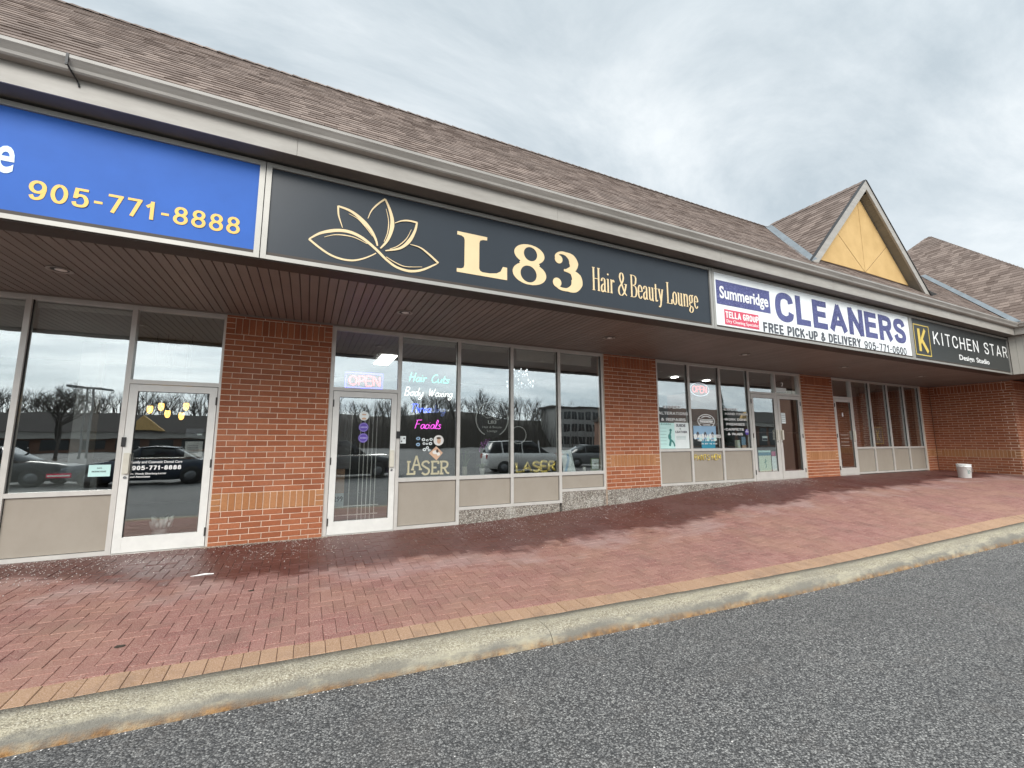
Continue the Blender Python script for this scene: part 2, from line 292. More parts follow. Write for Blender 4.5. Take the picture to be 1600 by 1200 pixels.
class MB:
    def __init__(self): self.v = []; self.f = []; self.att = []
    def add(self, vs, fs):
        o = len(self.v); self.v += [tuple(p) for p in vs]; self.f += [tuple(i + o for i in f) for f in fs]; return self
    def box(self, x0, x1, y0, y1, z0, z1):
        if x0 > x1: x0, x1 = x1, x0
        if y0 > y1: y0, y1 = y1, y0
        if z0 > z1: z0, z1 = z1, z0
        return self.add([(x0, y0, z0), (x1, y0, z0), (x1, y1, z0), (x0, y1, z0), (x0, y0, z1), (x1, y0, z1), (x1, y1, z1), (x0, y1, z1)],
                        [(0, 3, 2, 1), (4, 5, 6, 7), (0, 1, 5, 4), (1, 2, 6, 5), (2, 3, 7, 6), (3, 0, 4, 7)])
    def prism(self, poly, fn, a, b):
        """poly: 2-D outline; fn(p, t) -> 3-D point; extruded from t=a to t=b"""
        n = len(poly); vs = [fn(p, a) for p in poly] + [fn(p, b) for p in poly]
        fs = [tuple(range(n - 1, -1, -1)), tuple(range(n, 2 * n))] + [(i, (i + 1) % n, n + (i + 1) % n, n + i) for i in range(n)]
        return self.add(vs, fs)
    def tube(self, pts, r, seg=6, cap=True):
        pts = [Vector(p) for p in pts]; n = len(pts); rs = r if hasattr(r, '__len__') else [r] * n
        base = len(self.v); prev = None
        for i, p in enumerate(pts):
            d = (pts[min(i + 1, n - 1)] - pts[max(i - 1, 0)])
            d = d.normalized() if d.length > 1e-9 else Vector((0, 0, 1))
            a = Vector((0, 0, 1)) if abs(d.z) < 0.9 else Vector((1, 0, 0))
            s = d.cross(a).normalized() if prev is None else (prev - d * prev.dot(d)).normalized()
            prev = s; u = d.cross(s)
            for k in range(seg):
                an = 2 * pi * k / seg; self.v.append(tuple(p + (s * cos(an) + u * sin(an)) * rs[i]))
        for i in range(n - 1):
            for k in range(seg):
                k2 = (k + 1) % seg
                self.f.append((base + i * seg + k, base + i * seg + k2, base + (i + 1) * seg + k2, base + (i + 1) * seg + k))
        if cap:
            self.f.append(tuple(base + k for k in range(seg - 1, -1, -1))); self.f.append(tuple(base + (n - 1) * seg + k for k in range(seg)))
        return self
    def lathe(self, prof, c, seg=24, axis='z'):
        base = len(self.v); n = len(prof)
        for r, h in prof:
            for k in range(seg):
                an = 2 * pi * k / seg
                if axis == 'z': self.v.append((c[0] + r * cos(an), c[1] + r * sin(an), c[2] + h))
                else: self.v.append((c[0] + r * cos(an), c[1] + h, c[2] + r * sin(an)))
        for i in range(n - 1):
            for k in range(seg):
                k2 = (k + 1) % seg
                self.f.append((base + i * seg + k, base + i * seg + k2, base + (i + 1) * seg + k2, base + (i + 1) * seg + k))
        self.f.append(tuple(base + k for k in range(seg - 1, -1, -1))); self.f.append(tuple(base + (n - 1) * seg + k for k in range(seg)))
        return self
    def mesh(self, name, mat, smooth=False):
        me = bpy.data.meshes.new(name); me.from_pydata(self.v, [], self.f); me.update()
        if mat: me.materials.append(M[mat])
        if smooth: me.shade_smooth()
        return me
    def build(self, name, mat, parent=None, smooth=False):
        return link(bpy.data.objects.new(name, self.mesh(name, mat, smooth)), parent)

def rbox(name, mat, parent, *a):                      # one plain part from box extents
    return MB().box(*a).build(name, mat, parent)

# ------------------------------------------------------------------ lettering
_tc = {}
def text2d(s, bold=0.0, spacing=1.0):
    key = (s, bold, spacing)
    if key not in _tc:
        cu = bpy.data.curves.new('t', 'FONT'); cu.body = s; cu.size = 1.0; cu.offset = bold; cu.space_character = spacing; cu.resolution_u = 4
        ob = bpy.data.objects.new('t', cu); COL.objects.link(ob)
        bpy.context.view_layer.update()
        me = bpy.data.meshes.new_from_object(ob.evaluated_get(bpy.context.evaluated_depsgraph_get()))
        _tc[key] = ([(v.co.x, v.co.y) for v in me.vertices], [tuple(p.vertices) for p in me.polygons])
        bpy.data.objects.remove(ob); bpy.data.curves.remove(cu); bpy.data.meshes.remove(me)
    return _tc[key]
def lettering(s, x0, x1, z0, z1, y, mat, parent, bold=0.0, name='lettering', depth=0.003, shear=0.0, spacing=1.0):
    """text on a wall facing -y: left x0, right x1, baseline z0, cap height z1"""
    vs, fs = text2d(s, bold, spacing)
    a, b = min(v[0] for v in vs), max(v[0] for v in vs)
    ch = text2d('H', bold)[0]; c0, c1 = min(v[1] for v in ch), max(v[1] for v in ch)
    kx, kz = (x1 - x0) / (b - a), (z1 - z0) / (c1 - c0)
    n = len(vs); P = [(x0 + (v[0] - a) * kx + shear * (v[1] - c0) * kz, y - depth, z0 + (v[1] - c0) * kz) for v in vs]
    mb = MB(); mb.v = P; mb.f = [tuple(f) for f in fs]
    edges = {}
    for f in fs:
        for i in range(len(f)):
            e = (f[i], f[(i + 1) % len(f)]); edges[e] = 1
    back = [(p[0], y, p[2]) for p in P]; mb.v = P + back
    for (i, j) in edges:
        if (j, i) not in edges: mb.f.append((j, i, i + n, j + n))
    return mb.build(name, mat, parent)
def smooth_path(pts, k=6):
    if len(pts) < 3: return list(pts)
    out = []
    for i in range(len(pts) - 1):
        p0, p1, p2, p3 = pts[max(i - 1, 0)], pts[i], pts[i + 1], pts[min(i + 2, len(pts) - 1)]
        for j in range(k):
            t = j / k
            out.append(tuple(0.5 * ((2 * b) + (-a + c) * t + (2 * a - 5 * b + 4 * c - d) * t * t + (-a + 3 * b - 3 * c + d) * t ** 3) for a, b, c, d in zip(p0, p1, p2, p3)))
    out.append(tuple(pts[-1])); return out
def ribbon(mb, pts, width, y, depth=0.003):
    """flat stroke on a wall facing -y; width: number per point"""
    n = len(pts); L, R = [], []
    for i in range(n):
        a, b = pts[max(i - 1, 0)], pts[min(i + 1, n - 1)]
        dx, dz = b[0] - a[0], b[1] - a[1]; l = max(1e-9, sqrt(dx * dx + dz * dz)); nx, nz = -dz / l, dx / l; w = width[i] / 2
        L.append((pts[i][0] + nx * w, pts[i][1] + nz * w)); R.append((pts[i][0] - nx * w, pts[i][1] - nz * w))
    o = len(mb.v)
    for yy in (y - depth, y):
        mb.v += [(p[0], yy - .0005 * i / n, p[1]) for i, p in enumerate(L)] + [(p[0], yy - .0005 * i / n, p[1]) for i, p in enumerate(R)]
    for i in range(n - 1):
        mb.f.append((o + i, o + i + 1, o + n + i + 1, o + n + i))
        mb.f.append((o + i, o + 2 * n + i, o + 2 * n + i + 1, o + i + 1)); mb.f.append((o + n + i, o + n + i + 1, o + 3 * n + i + 1, o + 3 * n + i))
    mb.f.append((o, o + n, o + 3 * n, o + 2 * n)); e = n - 1; mb.f.append((o + e, o + 2 * n + e, o + 3 * n + e, o + n + e))
def disc(mb, c, r, y, depth=0.003, seg=20, rz=None):
    rz = rz or r; o = len(mb.v)
    for yy in (y - depth, y): mb.v += [(c[0] + r * cos(2 * pi * k / seg), yy, c[1] + rz * sin(2 * pi * k / seg)) for k in range(seg)]
    mb.f.append(tuple(o + k for k in range(seg)))
    for k in range(seg): mb.f.append((o + k, o + seg + k, o + seg + (k + 1) % seg, o + (k + 1) % seg))
def strokes(mb, items, fx, fz, y, depth=0.003):
    """items: (points, widths or (start, mid, end)); fx, fz map design units to the wall"""
    for q, (pts, w) in enumerate(items):
        p = smooth_path([(fx(a, b), fz(a, b)) for a, b in pts]); n = len(p)
        if len(w) == 3: ws = [lerp(w[0], w[1], 2 * i / (n - 1)) if 2 * i <= n - 1 else lerp(w[1], w[2], 2 * i / (n - 1) - 1) for i in range(n)]
        else:
            ws = [interp(i / (n - 1) * (len(w) - 1), list(range(len(w))), list(w)) for i in range(n)]
        ribbon(mb, p, ws, y - q * 0.0007, depth)

# narrow high-contrast serif: straight strokes end with a hairline serif, widths follow stroke direction
DID = {
 'H': (.44, [[(.09, 0), (.09, 1)], [(.35, 0), (.35, 1)], [(.09, .52), (.35, .52)], [(.02, .012), (.16, .012)], [(.28, .012), (.42, .012)], [(.02, .988), (.16, .988)], [(.28, .988), (.42, .988)]], []),
 'a': (.31, [[(.05, .46), (.09, .57), (.16, .60), (.22, .54), (.225, .42), (.225, .10), (.25, .02), (.30, .03)], [(.22, .36), (.11, .31), (.05, .18), (.07, .03), (.13, .0), (.22, .12)]], []),
 'i': (.18, [[(.09, 0), (.09, .60)], [(.03, .012), (.15, .012)], [(.03, .585), (.09, .59)]], [(.09, .80, .042)]),
 'r': (.26, [[(.09, 0), (.09, .60)], [(.03, .012), (.15, .012)], [(.03, .585), (.09, .59)], [(.095, .42), (.14, .55), (.20, .59), (.235, .53)]], [(.225, .53, .034)]),
 '&': (.52, [[(.47, .50), (.40, .22), (.26, .01), (.12, .01), (.06, .16), (.10, .34), (.26, .56), (.33, .78), (.28, .97), (.18, .97), (.13, .80), (.20, .56), (.38, .14), (.50, .012)], [(.36, .505), (.52, .505)]], []),
 'B': (.42, [[(.09, 0), (.09, 1)], [(.02, .988), (.20, .988), (.32, .93), (.335, .76), (.28, .58), (.10, .53)], [(.18, .53), (.32, .48), (.37, .28), (.32, .07), (.20, .012), (.02, .012)]], []),
 'e': (.31, [[(.055, .33), (.255, .33), (.24, .50), (.16, .60), (.085, .52), (.055, .30), (.085, .08), (.17, 0), (.26, .11)]], []),
 'u': (.36, [[(.09, .60), (.09, .12), (.13, .01), (.20, .02), (.265, .12)], [(.275, .60), (.275, .04), (.33, .012)], [(.03, .588), (.09, .588)], [(.21, .588), (.275, .588)]], []),
 't': (.23, [[(.10, .80), (.10, .10), (.14, .0), (.21, .06)], [(.02, .585), (.20, .585)]], []),
 'y': (.34, [[(.07, .60), (.185, .02)], [(.28, .60), (.185, .02), (.14, -.18), (.07, -.25)], [(.01, .588), (.14, .588)], [(.22, .588), (.33, .588)]], [(.06, -.22, .034)]),
 'L': (.37, [[(.09, 0), (.09, 1)], [(.02, .988), (.17, .988)], [(.02, .012), (.34, .012)], [(.335, .0), (.34, .22)]], []),
 'o': (.32, [[(.16, .60), (.075, .50), (.055, .30), (.075, .10), (.16, 0), (.245, .10), (.265, .30), (.245, .50), (.16, .60)]], []),
 'n': (.37, [[(.09, 0), (.09, .60)], [(.09, .44), (.16, .57), (.23, .59), (.275, .48), (.28, 0)], [(.03, .588), (.09, .588)], [(.03, .012), (.15, .012)], [(.22, .012), (.34, .012)]], []),
 'g': (.34, [[(.15, .60), (.08, .53), (.065, .41), (.08, .28), (.15, .22), (.22, .28), (.235, .41), (.22, .53), (.15, .60)], [(.10, .24), (.06, .14), (.12, .07), (.23, .03), (.27, -.08), (.22, -.21), (.12, -.24), (.05, -.16), (.09, -.04), (.14, .05)], [(.21, .54), (.27, .61), (.32, .57)]], []),
 ' ': (.17, [], [])}
def didone(s, x0, x1, z0, z1, y, mat, parent, thick=.085, thin=.030):
    adv = sum(DID[c][0] for c in s); k = (x1 - x0) / adv; kz = z1 - z0; mb = MB(); cx = x0; q = 0
    for c in s:
        w, sts, dots = DID[c]
        for st in sts:
            p = smooth_path(st, 7) if len(st) > 2 else [st[0], st[1]]
            ws = []
            for i in range(len(p)):
                a, b = p[max(i - 1, 0)], p[min(i + 1, len(p) - 1)]
                dx, dy = (b[0] - a[0]) * k, (b[1] - a[1]) * kz; s_ = abs(dy) / max(1e-9, sqrt(dx * dx + dy * dy))
                ws.append((thin + (thick - thin) * s_ ** 2.2) * kz)
            ribbon(mb, [(cx + a * k, z0 + b * kz) for a, b in p], ws, y - (q % 5) * 0.0007); q += 1
        for a, b, r in dots: disc(mb, (cx + a * k, z0 + b * kz), r * kz, y - 0.003); 
        cx += w * k
    return mb.build('lettering', mat, parent)
SCR = {
 'H': (.60, [[(.05, 0), (.12, 1)], [(.42, 0), (.50, 1)], [(.0, .48), (.25, .50), (.55, .56)]]), 'a': (.47, [[(.38, .42), (.25, .5), (.08, .38), (.06, .12), (.18, 0), (.34, .15), (.40, .48), (.40, .1), (.48, .02)]]),
 'i': (.20, [[(.05, .48), (.06, .1), (.16, .02)], [(.09, .68), (.10, .72)]]), 'r': (.36, [[(.05, .48), (.08, 0), (.10, .3), (.22, .5), (.34, .44)]]),
 'C': (.55, [[(.5, .85), (.38, 1), (.15, .8), (.05, .4), (.15, .05), (.35, 0), (.5, .15)]]), 'u': (.46, [[(.05, .48), (.06, .15), (.16, 0), (.32, .15), (.38, .48), (.38, .1), (.46, .02)]]),
 't': (.30, [[(.15, .85), (.10, .15), (.20, 0), (.30, .08)], [(0, .52), (.30, .55)]]), 's': (.36, [[(.32, .44), (.18, .5), (.08, .4), (.2, .27), (.3, .12), (.18, 0), (.02, .06)]]),
 'B': (.52, [[(.1, 1), (.05, 0)], [(.02, .9), (.25, 1.02), (.42, .85), (.3, .58), (.12, .52), (.35, .48), (.46, .25), (.3, .02), (.0, .03)]]), 'o': (.44, [[(.25, .5), (.08, .35), (.08, .1), (.22, 0), (.36, .15), (.34, .4), (.22, .5), (.30, .42), (.46, .45)]]),
 'd': (.48, [[(.36, .4), (.22, .5), (.07, .36), (.06, .1), (.18, 0), (.32, .15), (.42, 1), (.38, .1), (.48, .02)]]), 'y': (.46, [[(.05, .48), (.08, .15), (.2, .05), (.35, .2), (.4, .48), (.32, -.2), (.15, -.42), (.02, -.3), (.2, -.08), (.46, .1)]]),
 'W': (.72, [[(.05, 1), (.10, 0), (.32, .75), (.38, 0), (.66, 1.02)]]), 'x': (.42, [[(.03, .48), (.15, .4), (.25, .05), (.40, .02)], [(.38, .48), (.02, .0)]]),
 'n': (.44, [[(.04, .48), (.05, 0), (.10, .3), (.25, .5), (.35, .4), (.34, .08), (.44, .02)]]), 'g': (.46, [[(.36, .42), (.22, .5), (.07, .36), (.08, .1), (.2, .02), (.34, .2), (.38, .48), (.32, -.2), (.15, -.42), (.02, -.28), (.2, -.08), (.46, .08)]]),
 'T': (.58, [[(0, .90), (.25, .98), (.62, 1.0)], [(.32, .98), (.22, 0)]]), 'h': (.44, [[(.15, 1), (.04, 0), (.10, .28), (.25, .5), (.34, .38), (.32, .08), (.42, .02)]]),
 'e': (.38, [[(.06, .22), (.3, .3), (.3, .45), (.18, .5), (.06, .32), (.08, .08), (.2, 0), (.38, .12)]]), 'F': (.55, [[(.15, 1), (.04, 0)], [(.05, .95), (.3, 1.0), (.58, 1.0)], [(.1, .52), (.42, .55)]]),
 'c': (.36, [[(.34, .4), (.22, .5), (.08, .36), (.06, .12), (.18, 0), (.36, .1)]]), 'l': (.30, [[(.05, .1), (.25, .7), (.22, 1), (.12, .9), (.08, .2), (.15, 0), (.30, .08)]]), ' ': (.30, []), }
CAPS = {  # round-ended capital strokes for tube letters
 'L': (.55, [[(.08, 1), (.08, .03), (.48, .03)]]), 'A': (.72, [[(.03, 0), (.34, 1), (.64, 0)], [(.15, .36), (.53, .36)]]), 'S': (.62, [[(.52, .85), (.36, .99), (.12, .92), (.08, .70), (.30, .52), (.52, .36), (.50, .12), (.28, .0), (.06, .12)]]),
 'E': (.58, [[(.50, 1), (.08, 1), (.08, 0), (.52, 0)], [(.08, .52), (.44, .52)]]), 'R': (.64, [[(.08, 0), (.08, 1)], [(.08, .97), (.36, 1.0), (.50, .86), (.48, .64), (.32, .52), (.08, .50)], [(.30, .50), (.56, 0)]]),
 'P': (.58, [[(.08, 0), (.08, 1)], [(.08, .97), (.36, 1.0), (.50, .86), (.48, .62), (.32, .48), (.08, .46)]]), 'N': (.66, [[(.08, 0), (.08, 1), (.54, 0), (.54, 1)]]), 'T': (.60, [[(.02, 1), (.56, 1)], [(.29, 1), (.29, 0)]]),
 'H': (.64, [[(.08, 0), (.08, 1)], [(.54, 0), (.54, 1)], [(.08, .52), (.54, .52)]]), 'M': (.78, [[(.06, 0), (.10, 1), (.38, .30), (.66, 1), (.70, 0)]]), 'O': (.70, [[(.33, 1), (.12, .85), (.05, .5), (.12, .15), (.33, 0), (.54, .15), (.61, .5), (.54, .85), (.33, 1)]]), ' ': (.35, [])}
def E_(n=28, x0=0., x1=1., z0=0., z1=1.): return [((x0 + x1) / 2 + (x1 - x0) / 2 * sin(2 * pi * k / n), (z0 + z1) / 2 + (z1 - z0) / 2 * cos(2 * pi * k / n)) for k in range(n + 1)]
SIX = [(.95, .80), (.80, .96), (.52, 1), (.16, .86), (0, .48), (.0, .31)]
GRO = {'C': (.62, [[(1, .70), (.90, .91), (.52, 1), (.12, .87), (0, .5), (.12, .13), (.52, 0), (.90, .09), (1, .30)]]), 'L': (.52, [[(0, 0), (0, 1)], [(0, 0), (1, 0)]]), 'E': (.55, [[(0, 0), (0, 1)], [(0, 0), (1, 0)], [(0, 1), (.97, 1)], [(0, .52), (.88, .52)]]),
 'A': (.68, [[(0, 0), (.5, 1)], [(.5, 1), (1, 0)], [(.22, .27), (.78, .27)]]), 'N': (.62, [[(0, 0), (0, 1)], [(1, 0), (1, 1)], [(.04, 1), (.96, 0)]]), 'R': (.61, [[(0, 0), (0, 1)], [(0, 1), (.55, 1), (.90, .93), (.98, .74), (.88, .56), (.55, .48), (0, .48)], [(.60, .48), (.98, 0)]]),
 'S': (.60, [[(.96, .75), (.84, .94), (.50, 1), (.15, .93), (.03, .76), (.18, .59), (.50, .505), (.83, .42), (.98, .24), (.85, .06), (.50, 0), (.15, .06), (.01, .27)]]), 'F': (.52, [[(0, 0), (0, 1)], [(0, 1), (1, 1)], [(0, .50), (.88, .50)]]), 'P': (.57, [[(0, 0), (0, 1)], [(0, 1), (.55, 1), (.92, .92), (1, .71), (.90, .50), (.55, .42), (0, .42)]]),
 'I': (.20, [[(.5, 0), (.5, 1)]]), 'K': (.61, [[(0, 0), (0, 1)], [(.0, .38), (.93, 1)], [(.34, .60), (1, 0)]]), 'U': (.60, [[(0, 1), (0, .35), (.10, .08), (.50, 0), (.90, .08), (1, .35), (1, 1)]]), 'D': (.60, [[(0, 0), (0, 1)], [(0, 1), (.48, 1), (.88, .86), (1, .5), (.88, .14), (.48, 0), (0, 0)]]),
 'V': (.62, [[(0, 1), (.5, 0)], [(.5, 0), (1, 1)]]), 'Y': (.62, [[(0, 1), (.5, .45)], [(1, 1), (.5, .45)], [(.5, .47), (.5, 0)]]), 'T': (.56, [[(0, 1), (1, 1)], [(.5, 1), (.5, 0)]]), 'G': (.62, [[(1, .74), (.90, .92), (.52, 1), (.12, .87), (0, .5), (.12, .13), (.52, 0), (.94, .12), (1, .45)], [(.58, .45), (1, .45)]]), 'O': (.64, [E_()]), 'H': (.60, [[(0, 0), (0, 1)], [(1, 0), (1, 1)], [(0, .52), (1, .52)]]),
 '&': (.66, [[(1, .02), (.28, .72), (.22, .90), (.42, 1), (.64, .90), (.58, .70), (.16, .44), (.0, .22), (.14, .02), (.46, .0), (.78, .20), (.92, .46)]]), '-': (.34, [[(.1, .42), (.9, .42)]]), ' ': (.26, []),
 'X': (.62, [[(0, 0), (1, 1)], [(0, 1), (1, 0)]]), 'W': (.86, [[(0, 1), (.25, 0)], [(.25, 0), (.5, 1)], [(.5, 1), (.75, 0)], [(.75, 0), (1, 1)]]), 'M': (.74, [[(0, 0), (0, 1)], [(1, 0), (1, 1)], [(.02, 1), (.5, .1)], [(.98, 1), (.5, .1)]]), 'B': (.60, [[(0, 0), (0, 1)], [(0, 1), (.55, 1), (.88, .92), (.92, .74), (.80, .58), (.5, .53), (0, .53)], [(0, .53), (.55, .53), (.92, .43), (1, .26), (.92, .08), (.55, 0), (0, 0)]]), chr(8226): (.28, [[(.1, .45), (.9, .45)]]), '0': (.54, [E_()]), '1': (.40, [[(.62, 0), (.62, 1)], [(.62, .93), (.0, .74)]]), '5': (.54, [[(.18, 1), (.92, 1)], [(.16, 1), (.08, .50)], [(.08, .50), (.36, .64), (.78, .60), (1, .33), (.86, .07), (.46, 0), (.12, .05), (0, .22)]]), '6': (.54, [SIX, E_(24, 0, 1, 0, .62)]), '7': (.52, [[(0, 1), (1, 1)], [(.98, 1), (.34, 0)]]),
 '8': (.55, [E_(24, .08, .92, .53, 1), E_(24, 0, 1, 0, .53)]), '9': (.54, [[(1 - a, 1 - b) for a, b in SIX], E_(24, 0, 1, .38, 1)])}
def grotesque(s, x0, x1, z0, z1, y, mat, parent, w=.17, gap=.10, cond=1.0):
    ch = z1 - z0; adv = sum(GRO[c][0] for c in s) + gap * (len(s) - 1); k = (x1 - x0) / (adv * ch); mb = MB(); cx = x0; q = 0; ww = w * ch; wx = ww * min(1.25, max(.75, k)); out = []
    for c in s:
        W = GRO[c][0] * ch * k
        for st in GRO[c][1]:
            P = [(cx + wx / 2 + a * (W - wx), z0 + ww / 2 + b * (ch - ww)) for a, b in st]
            if len(P) == 2:
                (ax, az), (bx, bz) = P; dx, dz = bx - ax, bz - az; l = max(1e-6, sqrt(dx * dx + dz * dz)); diag = abs(dx) > 1e-4 and abs(dz) > 1e-4
                e = ww * (.5 if not diag else .38); P = [(ax - dx / l * e, az - dz / l * e), (bx + dx / l * e, bz + dz / l * e)]
                P = [(p[0], min(z1, max(z0, p[1]))) for p in P]
            elif len(P) < 20: P = smooth_path(P, 5)
            ws = []
            for i in range(len(P)):
                a, b = P[max(i - 1, 0)], P[min(i + 1, len(P) - 1)]; dx, dz = abs(b[0] - a[0]), abs(b[1] - a[1]); v = dz / max(1e-9, sqrt(dx * dx + dz * dz)); ws.append(lerp(ww * .94, wx, v))
            ribbon(mb, P, ws, y - (q % 6) * .0007, .002); q += 1
        if c == ' ' and mb.v: out.append(mb.build('lettering', mat, parent)); mb = MB()
        cx += W + gap * ch * k
    out.append(mb.build('lettering', mat, parent)); return out
def tube_text(font, s, x0, x1, z0, z1, y, r, mat, parent, shear=0.0, name='lettering', soft=True, wob=0.0, seg=6):
    adv = sum(font[c][0] for c in s); k = (x1 - x0) / adv; kz = z1 - z0; mb = MB(); cx = 0.0
    for c in s:
        dz = random.uniform(-wob, wob)
        for st in font[c][1]:
            curved = soft and len(st) > 3
            p = smooth_path(st, 5) if curved else st
            mb.tube([(x0 + (cx + a) * k + shear * b * kz, y, z0 + (b + dz) * kz) for a, b in p], r, seg)
        cx += font[c][0]
    return mb.build(name, mat, parent, True)

# ------------------------------------------------------------------ ground levels
GX = [-6, -1.2, 0, 1, 2, 3, 4, 5, 6, 7, 8, 9, 10, 11, 20]
ZA = [-.190, -.194, -.212, -.224, -.236, -.247, -.250, -.250, -.240, -.218, -.194, -.170, -.150, -.130, .03]
ZK = [-.085, -.102, -.117, -.128, -.137, -.143, -.147, -.148, -.141, -.119, -.086, -.050, -.012, .026, .20]
ZT = [-.075, -.088, -.105, -.112, -.120, -.128, -.126, -.120, -.108, -.080, -.040, .002, .042, .080, .26]
def za(x): return interp(x, GX, ZA)
def zk(x): return interp(x, GX, ZK)
def zt(x): return interp(x, GX, ZT)
def zb(x): return interp(x, [2.2, 2.9, 3.4, 4.5, 6.3, 7.4, 9.3, 10, 12], [0, .012, .038, .09, .165, .25, .375, .418, .43])
def yk(x): return interp(x, [-2, 0, 1, 2.5, 4, 6, 8, 11, 14, 20], [-3.88, -3.905, -3.93, -3.975, -4.025, -4.105, -4.20, -4.37, -4.62, -5.6])
def zg(x, y):
    e = yk(x) + 0.53
    if y >= e:
        p = interp(x, [4, 10], [1.0, 1.55]); s = max(0.0, min(1.0, y / e)) ** p
        return lerp(zb(x), zt(x), s)
    return lerp(zt(x), zk(x), min(1.0, (e - y) / 0.2))
def z_lot(x, y):
    k = yk(x)
    if y > k + 0.12: return za(x) - 0.25
    d = min(1.0, max(0.0, (k - y) / 9.0)); return lerp(za(x), -0.23, d)

# asphalt lot: one sheet to the horizon
xs = [-320, -160, -80, -40, -20, -12] + [-9 + 0.5 * i for i in range(63)] + [26, 34, 50, 90, 170, 320]
ys = [-320, -160, -90, -60, -40, -25, -18, -14, -11] + [-9 + 0.25 * i for i in range(15)] + [-5.3, -5.1, -4.9, -4.7, -4.55, -4.4, -4.3, -4.2, -4.1, -4.0, -3.9, -3.8, -3.7, -3.5, -3.2, 0, 20, 90, 320]
mb = MB(); nx = len(xs)
for y in ys:
    for x in xs: mb.v.append((x, y, z_lot(x, y)))
for j in range(len(ys) - 1):
    for i in range(nx - 1): mb.f.append((j * nx + i, j * nx + i + 1, (j + 1) * nx + i + 1, (j + 1) * nx + i))
lot = tag(mb.build('asphalt_lot', 'asphalt', None, True), 'grey worn asphalt of the parking lot', None, None, 'structure')

# kerb, cast in lengths with open joints between them
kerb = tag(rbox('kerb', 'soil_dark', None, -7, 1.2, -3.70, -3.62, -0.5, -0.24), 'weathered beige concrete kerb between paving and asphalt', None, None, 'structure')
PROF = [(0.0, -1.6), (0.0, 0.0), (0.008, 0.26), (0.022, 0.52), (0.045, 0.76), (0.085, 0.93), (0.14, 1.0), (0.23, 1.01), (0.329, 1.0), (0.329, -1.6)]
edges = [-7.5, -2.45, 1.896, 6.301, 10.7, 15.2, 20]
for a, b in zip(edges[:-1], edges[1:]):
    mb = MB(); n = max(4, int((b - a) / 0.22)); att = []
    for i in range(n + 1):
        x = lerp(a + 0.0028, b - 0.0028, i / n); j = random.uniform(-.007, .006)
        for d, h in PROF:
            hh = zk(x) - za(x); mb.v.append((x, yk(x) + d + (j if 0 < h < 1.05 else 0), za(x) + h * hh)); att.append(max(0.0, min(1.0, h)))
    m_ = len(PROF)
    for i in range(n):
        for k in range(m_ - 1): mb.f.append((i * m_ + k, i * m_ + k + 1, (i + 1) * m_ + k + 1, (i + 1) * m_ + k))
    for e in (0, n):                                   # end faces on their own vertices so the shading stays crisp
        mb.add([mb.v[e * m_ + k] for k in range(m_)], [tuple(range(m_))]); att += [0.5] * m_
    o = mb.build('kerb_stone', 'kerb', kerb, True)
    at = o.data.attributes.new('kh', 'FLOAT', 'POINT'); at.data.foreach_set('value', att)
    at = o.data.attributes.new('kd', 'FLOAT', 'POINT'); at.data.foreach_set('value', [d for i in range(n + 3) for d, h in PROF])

# paving: bedding sheet, herringbone pavers, tan edge course
XP0, XP1 = -6.5, 20.6
mb = MB(); n = 110; rows = 12
for i in range(n + 1):
    x = lerp(XP0, XP1, i / n)
    for j in range(rows + 1):
        y = lerp(0.02, yk(x) + 0.325, j / rows); mb.v.append((x, y, zg(x, y) - 0.007))
for i in range(n):
    for j in range(rows): mb.f.append((i * (rows + 1) + j, (i + 1) * (rows + 1) + j, (i + 1) * (rows + 1) + j + 1, i * (rows + 1) + j + 1))
pave = tag(mb.build('pavement', 'joint_sand', None, True), 'red herringbone brick paving in front of the shops, wet along the wall', None, None, 'structure')
def paver_geo(mb, x0, x1, y0, y1):
    g, c = 0.0018, 0.003; dz = random.uniform(-.0026, .0022); tx, ty = random.uniform(-.012, .012), random.uniform(-.012, .012)
    cx, cy = (x0 + x1) / 2, (y0 + y1) / 2
    def P(x, y, d): return (x, y, zg(x, y) + dz + tx * (x - cx) + ty * (y - cy) + d)
    a = [P(x0 + g + c, y0 + g + c, 0), P(x1 - g - c, y0 + g + c, 0), P(x1 - g - c, y1 - g - c, 0), P(x0 + g + c, y1 - g - c, 0)]
    b = [P(x0 + g, y0 + g, -c), P(x1 - g, y0 + g, -c), P(x1 - g, y1 - g, -c), P(x0 + g, y1 - g, -c)]
    d = [P(x0 + g, y0 + g, -.03), P(x1 - g, y0 + g, -.03), P(x1 - g, y1 - g, -.03), P(x0 + g, y1 - g, -.03)]
    fs = [(0, 1, 2, 3)]
    for k in range(4):
        k2 = (k + 1) % 4; fs += [(4 + k, 4 + k2, k2, k), (8 + k, 8 + k2, 4 + k2, 4 + k)]
    mb.add(a + b + d, fs)
pav = []
U = 0.1
for i in range(-140, 260):
    for j in range(-120, 120):
        bx, by = (i + 2 * j) * U, (i - 2 * j) * U
        if not (-4.9 < by < 0.4 and XP0 < bx < XP1): continue
        for (x0, x1, y0, y1) in ((bx, bx + .2, by, by + .1), (bx + .2, bx + .3, by - .1, by + .1)):
            e = yk((x0 + x1) / 2) + 0.53; y0c, y1c = max(y0, e), min(y1, -0.004)
            x0c, x1c = max(x0, XP0), min(x1, XP1)
            if y1c - y0c < 0.015 or x1c - x0c < 0.015: continue
            if x0c > 19.1 and y1c > -1.9: continue
            pav.append((x0c, x1c, y0c, y1c, 'paver_red'))
x = XP0
while x < XP1:
    w = 0.1065; e = yk(x + w / 2); pav.append((x, x + w, e + 0.333, e + 0.53, 'paver_tan')); x += w
